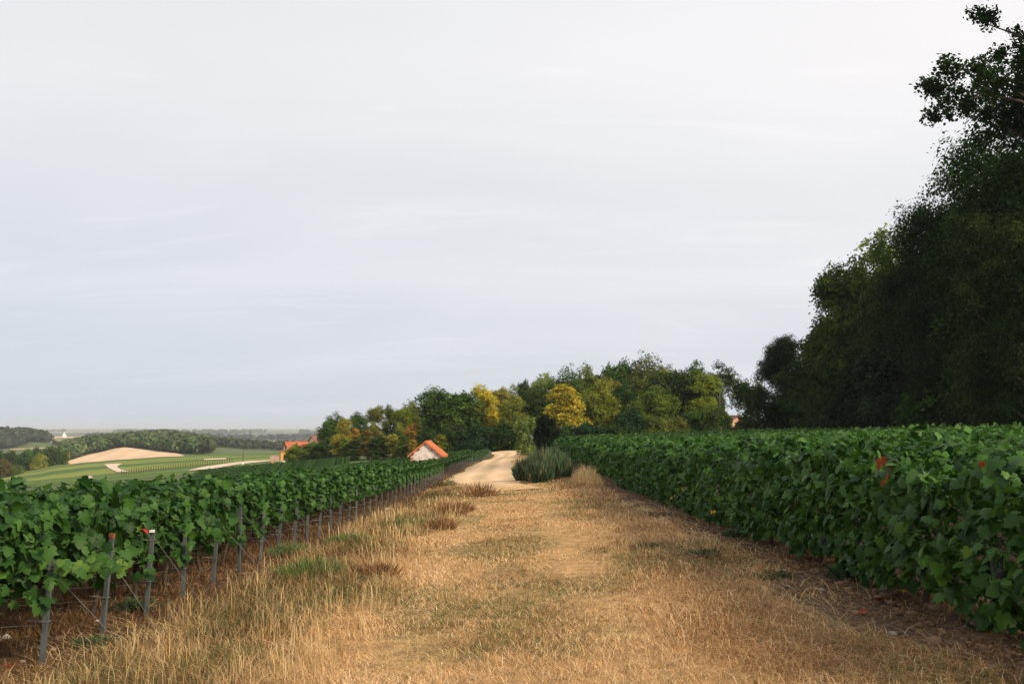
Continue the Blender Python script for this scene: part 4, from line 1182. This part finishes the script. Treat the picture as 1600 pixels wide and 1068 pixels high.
# farm buildings down the slope
def farm(name, label, u0, u1, v_ridge, v_eave, v_base, Y, wall, roof, rot, depth, cat='house'):
    uc = (u0 + u1) / 2; p = pix(uc, v_base, Y); w = (u1 - u0) / FPX * Y
    root = thing(name, label, cat, (p.x, Y, p.z), rot)
    gable_house(root, w, depth, vz(v_eave, Y) - p.z, vz(v_ridge, Y) - p.z, wall, roof, over=.3, th=.2, eave=.3, zb=-2.5)
    return root, w, vz(v_eave, Y) - p.z
h1, w1, e1 = farm('farm_shed', 'low orange walled shed with a red roof among the farm buildings', 441, 463, 701, 706, 719, 228, M_ORANGE, M_TILER, R(4), 4.2, 'shed')
b = MB(); b.box(-w1*.30, -w1*.30 + .55, -2.13, -2.06, 0, 1.35); ob('door', b.mesh('door'), M_DARK, h1)
b = MB(); b.box(-w1*.12, -w1*.12 + .6, -2.13, -2.06, .5, 1.6); ob('window', b.mesh('window'), M_DARK, h1)
b = MB(); b.box(.1, w1*.48, -2.14, -2.07, e1 - .28, e1 - .05); ob('lintel', b.mesh('lintel'), M_TIMBER, h1)
b = MB(); b.box(-w1/2 - .02, w1/2 + .02, -2.17, -2.11, -.6, .12); ob('plinth', b.mesh('plinth'), M_STONE, h1)
h2, w2, e2 = farm('farm_house', 'white gabled farm house with a red tiled roof behind the shed', 456, 469, 691, 698, 716, 240, M_WHITE, M_TILER, R(-48), 5.6)
b = MB(); b.box(-.35, .35, -2.89, -2.79, e2 - .4, e2 + .45); ob('window', b.mesh('window'), M_DARK, h2)
h3, w3, e3 = farm('farm_house', 'cream farm house with a brown roof behind the olive bushes', 494, 512, 682, 691, 714, 250, M_CREAM, M_TILEB, R(-40), 6.5)
b = MB(); b.box(-.4, .4, -3.33, -3.25, e3 - 1.3, e3 - .2); ob('window', b.mesh('window'), M_DARK, h3)
yw = 226
wr = thing('yard_wall', 'pinkish stone yard wall left of the orange shed', 'wall', (px_x(431, yw), yw, vz(720, yw)))
b = MB(); b.box(-1.15, .85, -.2, .2, -1.5, 1.15); ob('masonry', b.mesh('masonry'), M_STONE, wr)
b = MB(); b.box(-1.2, .9, -.25, .25, 1.152, 1.27); ob('coping', b.mesh('coping'), M_STONE, wr)
# heap of red earth and white sheeting
def heap(name, label, cat, u, v, Y, w, h, mat, seed):
    r = np.random.default_rng(seed); n, m = 16, 7
    p = pix(u, v, Y); vs, fs = [(0, 0, h)], []
    for j in range(1, m + 1):
        for i in range(n):
            a = 2 * math.pi * i / n; q = j / m; k = 1 + r.normal(0, .07)
            vs.append((w/2*q*k*math.cos(a), w/2*q*k*math.sin(a)*.8, h * (math.cos(q * math.pi) * .5 + .5) * (1 + r.normal(0, .08)) - (.4 if j == m else 0)))
    for i in range(n): fs.append((0, 1 + i, 1 + (i + 1) % n))
    for j in range(m - 1):
        for i in range(n):
            a = 1 + j*n + i; c = 1 + j*n + (i + 1) % n; fs.append((a, a + n, c + n, c))
    bb = MB(); bb.add(vs, fs)
    return tag(ob(name, bb.mesh(name, True), mat, loc=(p.x, Y, p.z)), label, cat)
M_EARTH = simple_mat('red_earth', (0.30, 0.11, 0.05), (0.44, 0.19, 0.10), scale=2, rough=.95, bump=.6)
heap('earth_heap', 'heap of red earth at the end of the pale farm road', 'heap', 424, 730, 205, 2.9, 1.15, M_EARTH, 1)
heap('sheeted_pile', 'small pile under white sheeting left of the olive bushes', 'pile', 443, 724, 200, 1.5, .62, M_WHITE, 2)
# utility pole
pu = pix(379.5, 727, 215)
pole = thing('utility_pole', 'thin dark utility pole beside the pale farm road', 'pole', (pu.x, pu.y, pu.z))
b = MB(); b.tube([(0, 0, -.5), (0, 0, 4.4)], [.09, .06], 7); ob('shaft', b.mesh('shaft'), M_TIMBER, pole)
b = MB(); b.box(-.4, .4, -.05, .05, 4.05, 4.15); ob('crossarm', b.mesh('crossarm'), M_TIMBER, pole)
b = MB(); b.box(-.16, .16, -.14, .14, -.3, .75); ob('base_cover', b.mesh('cover'), M_WHITE, pole)
# stakes along the field track
fb = pix(190, 741, 208)
fen = thing('stake_row', 'line of dark stakes along the field track on the green slope', 'fence', (fb.x, fb.y, fb.z))
sb = MB(); sb.tube([(0, 0, -.3), (0, 0, 1.15)], .075, 5); stake_me = sb.mesh('stake'); stake_me.materials.append(M_TIMBER)
for k in range(46):
    t = k / 45; u = 190 + 172 * t; Y = 208 + 42 * t
    p = pix(u, 741, Y); z = Zs(p.x, Y) + .1
    o = ob('stake', stake_me, None, fen); o.location = (p.x - fb.x, Y - fb.y, z - fb.z)
# far white building and the pink house behind the gap
p = pix(100.5, 682, 1900)
fw = thing('chapel', 'tiny white building on the pale skyline field', 'building', (p.x, 1900, Zs(p.x, 1900)), R(20))
gable_house(fw, 6.5, 9, 4.0, 7.5, M_WHITE, M_WHITE, over=.4, th=.3, eave=.4, zb=-4)
b = MB(); b.prism([(-1.3, -2), (1.3, -2), (1.3, 6.5), (0, 10.5), (-1.3, 6.5)], 'y', -6.8, -4.55); ob('tower', b.mesh('tower'), M_WHITE, fw)
M_PINK = simple_mat('pink_render', (0.60, 0.34, 0.25), (0.70, 0.44, 0.34), scale=1, rough=.9)
h4, w4, e4 = farm('house', 'pink walled house glimpsed in the gap left of the dark wood', 1131, 1157, 651, 659, 674, 175, M_PINK, M_TILEB, R(12), 5)
b = MB(); b.box(-.5, .5, -2.58, -2.5, .6, 1.6); ob('window', b.mesh('window'), M_DARK, h4)

# ------------------------------------------------------------------ grey green bushes and weeds by the track
def upright_bush(name, label, cat, x, y, w, h, n, col, seed, bl=.018, group=None, lean=.35):
    r = np.random.default_rng(seed); z0 = Zs(x, y)
    root = thing(name, label, cat, (x, y, z0), 0, group)
    a = r.uniform(0, 6.28, n); q = np.sqrt(r.random(n)); bx_, by_ = w/2*q*np.cos(a)*.75, w/2*q*np.sin(a)*.75
    hh = h * (1 - .55 * q ** 2) * r.uniform(.5, 1.15, n)
    dx_, dy_ = np.cos(a) * q * lean * hh + r.normal(0, .05, n), np.sin(a) * q * lean * hh + r.normal(0, .05, n)
    t0 = r.uniform(0, .55, n)                                # shoots start up the plant, so it reads as filled
    p0 = np.stack([bx_ + dx_ * t0, by_ + dy_ * t0, hh * t0], 1); p2 = np.stack([bx_ + dx_, by_ + dy_, hh], 1); p1 = (p0 + p2) / 2 + r.normal(0, .012, (n, 3))
    sa = r.uniform(0, 6.28, n); sd_ = np.stack([np.cos(sa), np.sin(sa), sa * 0], 1) * bl
    v = np.stack([p0 - sd_ * .6, p0 + sd_ * .6, p1 - sd_, p1 + sd_, p2], 1).reshape(-1, 3)
    o5 = (np.arange(n) * 5)[:, None]
    f3 = np.concatenate([o5 + np.array([0, 1, 3]), o5 + np.array([0, 3, 2]), o5 + np.array([2, 3, 4])], 1).reshape(-1, 3)
    c = np.array(col) * r.uniform(.6, 1.5, (n, 1)) * (1 + r.normal(0, .1, (n, 3)))
    c = np.where((r.random(n) < (.25 if name == 'dry_weed' else .035))[:, None], np.array([.30, .22, .11]) * r.uniform(.6, 1.2, (n, 1)), c)
    ob('shoots', mesh_np(name, v, f3, col=np.repeat(np.clip(c, .002, 1), 3, 0)), M_GRASS, root, kind='stuff')
    b = MB()
    rd = random.Random(seed)
    for i in range(9):
        aa = rd.uniform(0, 6.28); q_ = rd.uniform(.1, .6)
        b.tube([(0.05*math.cos(aa), .05*math.sin(aa), -.05), (w/2*q_*math.cos(aa)*.7, w/2*q_*math.sin(aa)*.7, h*.35), (w/2*q_*math.cos(aa), w/2*q_*math.sin(aa), h*.7)], [.014, .01, .004], 5)
    ob('stems', b.mesh('stems'), M_VINEWOOD, root)
    return root
GB = (.075, .110, .055)
gB = 'grey green bushes where the grass track meets the road'
upright_bush('broom_bush', 'grey green bush nearest the dirt road, with upright shoots', 'bush', .62, 44.5, 1.2, 1.05, 1100, GB, 1, bl=.03, group=gB)
upright_bush('broom_bush', 'tall grey green bush in the middle of the roadside clump', 'bush', 1.25, 43.5, 1.5, 1.35, 1500, GB, 2, bl=.03, group=gB)
upright_bush('broom_bush', 'dark front bush of the roadside clump, above the grass', 'bush', 1.15, 42.0, 1.3, .95, 1200, (.055, .085, .045), 3, bl=.03, group=gB)
upright_bush('broom_bush', 'high grey green bush touching the right vine row', 'bush', 1.85, 46.0, 1.4, 1.4, 1600, GB, 4, bl=.03, group=gB)
upright_bush('broom_bush', 'right hand bush of the clump, behind the pale grass tuft', 'bush', 2.1, 43.6, 1.05, 1.1, 1100, (.065, .10, .05), 5, bl=.03, group=gB)
gD = 'dry brown weeds on the left verge'
def track_pt(u, v):
    # march the pixel ray to the ground
    for Y in np.arange(5, 120, .05):
        p = pix(u, v, Y)
        if p.z <= Zs(p.x, Y): return p.x, Y
    return p.x, Y
for i, (u, v, w, h, lab) in enumerate([(748, 776, 1.5, .55, 'reddish brown dried weed clump nearest the dirt road'), (702, 806, .9, .38, 'dried brown weed clump halfway along the left verge'),
        (722, 800, .7, .3, 'small dried brown weed beside the track, right of the halfway clump'), (585, 905, .8, .26, 'dark brown weed patch on the left verge, nearest of the dry weeds'),
        (690, 828, .7, .3, 'dark brown weed below the halfway clump')]):
    x, y = track_pt(u, v)
    upright_bush('dry_weed', lab, 'weed', x, y, w, h, 420, (.20, .10, .045), 20 + i, bl=.009, group=gD, lean=.75)
for i, (u, v, w, h, lab) in enumerate([(488, 905, 1.0, .34, 'bright green grass tussock on the left verge'), (455, 868, .9, .25, 'green tussock below the vine posts, further up than the bright one'),
        (548, 848, 1.2, .2, 'soft green tussock halfway up the left verge'), (640, 822, 1.0, .2, 'far green tussock beside the dry weeds')]):
    x, y = track_pt(u, v)
    upright_bush('grass_tussock', lab, 'tussock', x, y, w, h, 800, (.115, .165, .055), 40 + i, bl=.005, group='green tussocks on the left verge', lean=.9)

# ------------------------------------------------------------------ grass
def grass(name, n, yr, xr, seed, mode):
    r = np.random.default_rng(seed)
    # density falls with distance
    p = -0.55
    q = r.random(n); y = (yr[0] ** p + q * (yr[1] ** p - yr[0] ** p)) ** (1 / p)
    x = r.uniform(xr[0], xr[1], n)
    ok = np.abs(x) < 0.545 * y + .3
    x, y = x[ok], y[ok]
    t = x + (fnoise(x * .7, y * .5, 3) - .5) * 1.1
    g = fnoise(x * .55, y * .30, 11); g2 = fnoise(x * 2.1, y * 1.6, 13); hN = fnoise(x * 1.1, y * .9, 15)
    n = len(x)
    rnd = r.random(n)
    tj = t + r.normal(0, .38, n)
    left = tj < -1.75; litter = t + r.normal(0, .15, n) < -3.3; right = tj > 1.9; soil = t + r.normal(0, .15, n) > 2.75
    k_ = np.clip((-t - .9) / 1.6, 0, 1)
    h = (.028 + .04 * hN) * (1 - k_) + (.07 + .15 * hN ** 1.5) * k_
    h = np.where(right, .08 + .12 * hN, h); h = np.where(litter, .05 + .14 * hN ** 2, h); h = np.where(soil, .03 + .08 * hN, h)
    rut = np.maximum(np.exp(-((x + .95 + .25 * (fnoise(y * .15, y * 0, 33) - .5)) / .30) ** 2), np.exp(-((x - .85 + .25 * (fnoise(y * .15, y * 0, 33) - .5)) / .30) ** 2))
    h = h * (1 - .3 * rut)
    keep = np.where(litter, rnd < .30 + .5 * (g2 > .6), np.where(soil, rnd < .16 + .3 * (g2 > .62), True))
    # the road takes over from the grass
    keep &= ~((y > 40) & (x > np.interp(y, [40, 46, 52], [-.5, -2.4, -3.3])) & (x < np.interp(y, [40, 46, 52], [.4, .3, .2])) & (r.random(n) < np.clip((y - 38) / 7, 0, 1)))
    keep &= r.random(n) > .10 * rut
    x, y, h, t, g, g2, left, right, litter, soil, rut = [a[keep] for a in (x, y, h, t, g, g2, left, right, litter, soil, rut)]
    n = len(x); h = h * r.uniform(.5, 1.4, n)
    far = np.clip(y / 7, 1, None)
    w = .0015 * far ** .85 * r.uniform(.7, 1.4, n)
    a = r.uniform(0, 6.28, n)
    bend = np.where(right | soil, r.uniform(.8, 2.4, n), np.where(left, r.uniform(.2, 1.9, n), r.uniform(.5, 3.0, n))) * h
    dirx, diry = np.cos(a), np.sin(a)
    z0 = Z(x, y) + .0
    b0 = np.stack([x, y, z0 - .01], 1); side = np.stack([-diry, dirx, 0 * x], 1) * w[:, None]
    d = np.stack([dirx, diry, 0 * x], 1)
    m = b0 + d * (bend * .35)[:, None] + np.array([0, 0, 1]) * (h * .62)[:, None]
    tp = b0 + d * bend[:, None] + np.array([0, 0, 1]) * (h * np.where(right | soil, .55, .95))[:, None]
    v = np.stack([b0 - side, b0 + side, m - side * .8, m + side * .8, tp], 1).reshape(-1, 3)
    o5 = (np.arange(n) * 5)[:, None]
    f = np.concatenate([o5 + np.array([0, 1, 3]), o5 + np.array([0, 3, 2]), o5 + np.array([2, 3, 4])], 1).reshape(-1, 3)
    straw = np.array([.61, .37, .16]); pale = np.array([.77, .56, .32]); green = np.array([.13, .15, .045]); dgreen = np.array([.05, .085, .03]); brown = np.array([.27, .135, .055])
    k = r.random(n)
    gv_ = fnoise(x * .9 + 40, y * .45, 19)
    pg = np.clip((g - .45) / .17, 0, 1) * .5 + np.where(left, np.clip((gv_ - .24) / .22, 0, 1) * .74, .05) + np.where(g2 > .62, .15, 0)
    pg = pg * (1 - .4 * rut)
    pg = np.where(litter, .08, pg); pg = np.where(soil, .06, pg)
    c = np.where((k < pg)[:, None], np.where((r.random(n) < .45)[:, None], dgreen, green), np.where((r.random(n) < .4 + .3 * rut)[:, None], pale, straw))
    br = r.random(n) < np.where(litter | soil, .70, np.where(left | right, .26, .08) + np.clip((fnoise(x * 1.1, y * .7, 23) - .5) / .2, 0, 1) * .35)
    c = np.where(br[:, None], brown, c)
    c = c * r.uniform(.6, 1.2, (n, 1)) * (.72 + .50 * fnoise(x * .8, y * .5, 29))[:, None] * np.where(litter, .55, np.where(left, .80, np.where(soil, .8, 1)))[:, None]
    return ob(name, mesh_np(name, v, f, col=np.repeat(c, 3, 0)), M_GRASS, kind='stuff')
grass('dry_grass', 380000, (5.3, 62), (-6.2, 4.3), 1, 'short')

def tall_straw(name, n, seed):
    """longer seeding stalks standing in loose tufts, and cut hay lying along the right edge"""
    r = np.random.default_rng(seed)
    V, F, Cc, base = [], [], [], 0
    def blades(x, y, h, bendv, a, w, c):
        nonlocal base
        n = len(x); z0 = Z(x, y); d = np.stack([np.cos(a), np.sin(a), 0 * a], 1); s = np.stack([-np.sin(a), np.cos(a), 0 * a], 1) * w[:, None]
        b0 = np.stack([x, y, z0 - .01], 1); m = b0 + d * (bendv * .3)[:, None] + np.array([0, 0, 1]) * (h * .7)[:, None]; t = b0 + d * bendv[:, None] + np.array([0, 0, 1]) * h[:, None]
        v = np.stack([b0 - s, b0 + s, m - s * .8, m + s * .8, t], 1).reshape(-1, 3); o5 = (np.arange(n) * 5)[:, None] + base
        V.append(v); F.append(np.concatenate([o5 + np.array([0, 1, 3]), o5 + np.array([0, 3, 2]), o5 + np.array([2, 3, 4])], 1).reshape(-1, 3)); Cc.append(np.repeat(c, 3, 0)); base += len(v)
    straw = np.array([.62, .42, .18]); pale = np.array([.72, .55, .30])
    # tufts on the left verge and scattered on the track
    nt = 700
    tx = np.where(r.random(nt) < .72, r.uniform(-3.6, -1.3, nt), r.uniform(-1.3, 2.6, nt)); ty = 5.6 + 26 * r.random(nt) ** 1.6
    big = r.uniform(.5, 1.2, nt) * np.where(tx < -1.3, .9, .38)
    i = r.integers(0, nt, n); far = np.maximum(ty[i] / 7, 1)
    x = tx[i] + r.normal(0, .10, n) * big[i]; y = ty[i] + r.normal(0, .10, n) * big[i]
    h = big[i] * r.uniform(.14, .36, n); a = r.uniform(0, 6.28, n)
    c = np.where((r.random(n) < .4)[:, None], pale, straw) * r.uniform(.55, 1.05, (n, 1))
    blades(x, y, h, h * r.uniform(.15, .9, n), a, .0016 * far ** .9 * r.uniform(.8, 1.3, n), c)
    # hay swathes lying on the right verge, and near left
    nh = 9000; tt = r.random(nh) ** 1.4
    y = 6.2 + 19 * tt; x = np.interp(y, [6, 12, 25], [2.35, 2.55, 2.75]) + r.normal(0, .42, nh)
    lm = r.random(nh) < .22
    x = np.where(lm, -3.1 + r.normal(0, .5, nh), x); y = np.where(lm, 7.0 + r.random(nh) * 3.2, y)
    gn = fnoise(x * 1.6, y * 1.2, 77); kp = gn > .40
    x, y = x[kp], y[kp]; nh = len(x)
    ln = r.uniform(.12, .42, nh); a = r.normal(2.6, .9, nh)
    c = np.where((r.random(nh) < .35)[:, None], pale, straw) * r.uniform(.6, 1.1, (nh, 1))
    blades(x, y, ln * r.uniform(.05, .35, nh), ln, a, .0018 * np.maximum(y / 7, 1) * r.uniform(.8, 1.3, nh), c)
    # the pale tuft at the end of the right row
    ne = 1500; qy, qx = r.normal(0, 1.5, ne), r.normal(0, .36, ne); y = 38.5 + qy; x = 2.85 + qx; h = r.uniform(.25, .85, ne) * np.exp(-(qx / .5) ** 2 - (qy / 2.6) ** 2)
    blades(x, y, h, h * r.uniform(.1, .7, ne), r.uniform(0, 6.28, ne), r.uniform(.006, .011, ne), np.where((r.random(ne) < .5)[:, None], pale, straw) * r.uniform(.75, 1.1, (ne, 1)))
    return ob(name, mesh_np(name, np.vstack(V), F, col=np.vstack(Cc)), M_GRASS, kind='stuff')
tall_straw('straw_stalks', 8000, 2)

# ------------------------------------------------------------------ soil clods, stones and fallen leaves
def lump(seed, r0=1.0):
    import bmesh
    r = random.Random(seed); b = bmesh.new(); bmesh.ops.create_icosphere(b, subdivisions=1, radius=1)
    for v in b.verts: v.co *= r.uniform(.72, 1.2); v.co.z *= .62
    me = bpy.data.meshes.new('lump'); b.to_mesh(me); b.free(); return me
def clods(n, seed):
    r = np.random.default_rng(seed); protos = [lump(i) for i in range(5)]
    data = [(np.array([v.co[:] for v in m.vertices]), np.array([p.vertices[:] for p in m.polygons])) for m in protos]
    V, F, Cc, base = [], [], [], 0
    for i in range(n):
        if r.random() < .7: x, y = r.normal(3.35, .45), 6 + 16 * r.random() ** 1.5
        else: x, y = r.normal(-4.5, .6), 7 + 12 * r.random()
        if abs(x) > .55 * y: continue
        s = r.gamma(2.2, .0085) + .006; v, f = data[i % 5]
        a = r.uniform(0, 6.28); ca, sa = math.cos(a), math.sin(a)
        p = np.stack([v[:, 0] * ca - v[:, 1] * sa, v[:, 0] * sa + v[:, 1] * ca, v[:, 2]], 1) * s + np.array([x, y, Zs(x, y) + s * .2])
        V.append(p); F.append(f + base); base += len(v)
        c = np.array([.12, .078, .05]) * r.uniform(.6, 1.5) if r.random() < .97 else np.array([.28, .24, .20])
        Cc.append(np.repeat(c[None], len(f), 0))
    return ob('soil_clods', mesh_np('soil_clods', np.vstack(V), F, col=np.vstack(Cc)), M_ROAD, kind='stuff')
for i, (u, v, w, h, lab) in enumerate([(1012, 858, .45, .12, 'low dark green weed on the right edge of the track, furthest'), (1105, 872, .5, .14, 'low dark green weed on the hay below the right vines'),
        (1150, 840, .4, .15, 'small green weed close to the foot of the right vine wall'), (1330, 905, .5, .2, 'green weed under the right vine wall near the red leaves'), (1210, 905, .4, .1, 'flat dark weed in the hay at the right'),
        (215, 955, .4, .16, 'small broad leaved green weed in front of the vine posts'), (150, 1010, .5, .1, 'dark green weed lowest at the left, near the first post')]):
    x, y = track_pt(u, v)
    upright_bush('green_weed', lab, 'weed', x, y, w, h, 160, (.05, .085, .035), 60 + i, bl=.013, group='green weeds by the vines', lean=1.3)
clods(2600, 3)
M_GREY = simple_mat('grey_clod', (0.14, 0.11, 0.085), (0.2, 0.16, 0.13), scale=8, rough=.95)
M_CHALK = simple_mat('chalk_stone', (0.45, 0.42, 0.38), (0.62, 0.59, 0.55), scale=8, rough=.9)
for u, v, s, lab in [(10, 998, .055, 'pale chalk stone on the soil at the left picture edge'), (42, 996, .03, 'small pale stone beside the first vine post'), (152, 972, .035, 'pale stone between the first two vine posts'),
                     (606, 796, .09, 'pale stone in the grass below the middle vine posts'), (1441, 953, .022, 'tiny white stone on the soil under the right vines'), (1372, 935, .04, 'greyish clod stone below the right vine wall')]:
    x, y = track_pt(u, v)
    o = tag(ob('stone', lump(int(u)), M_CHALK if u != 1372 else M_GREY, loc=(x, y, Zs(x, y) + s * .3)), lab, 'stone', 'stones lying by the vines'); o.scale = (s, s * .8, s * .8)
for i, (u, v, lab) in enumerate([(1345, 964, 'curled red fallen leaf on the hay below the right vines'), (1376, 943, 'dark red fallen leaf beside the grey clod under the right vines'), (1425, 1030, 'red fallen leaf on the soil near the bottom right'),
                  (1412, 930, 'tan curled fallen leaf in front of the right vine wall'), (1490, 1050, 'rust fallen leaf lowest at the bottom right'), (12, 1050, 'red fallen leaves at the bottom left corner')]):
    x, y = track_pt(u, v)
    o = tag(ob('fallen_leaf', LEAF_RED if i != 3 else LEAF_YELLOW, None, loc=(x, y, Zs(x, y) + .06)), lab, 'leaf', 'fallen leaves under the vines')
    o.scale = (.10, .10, .16); o.rotation_euler = (random.uniform(-.5, .5), random.uniform(-.5, .5), random.uniform(0, 6))

# ------------------------------------------------------------------ the air
def haze_box():
    b = MB(); b.box(-21000, 21000, -2600, 21950, float(gz.min()) - 1.0, 34.0)
    m, n, l, out = new_mat('haze_air')
    pv = n.new('ShaderNodeVolumePrincipled'); pv.inputs['Color'].default_value = (.86, .91, .96, 1); pv.inputs['Density'].default_value = HAZE; pv.inputs['Anisotropy'].default_value = 0.1
    l.new(pv.outputs[0], out.inputs['Volume'])
    return ob('haze', b.mesh('haze'), m, kind='stuff')
HAZE = 0.00012
haze_box()
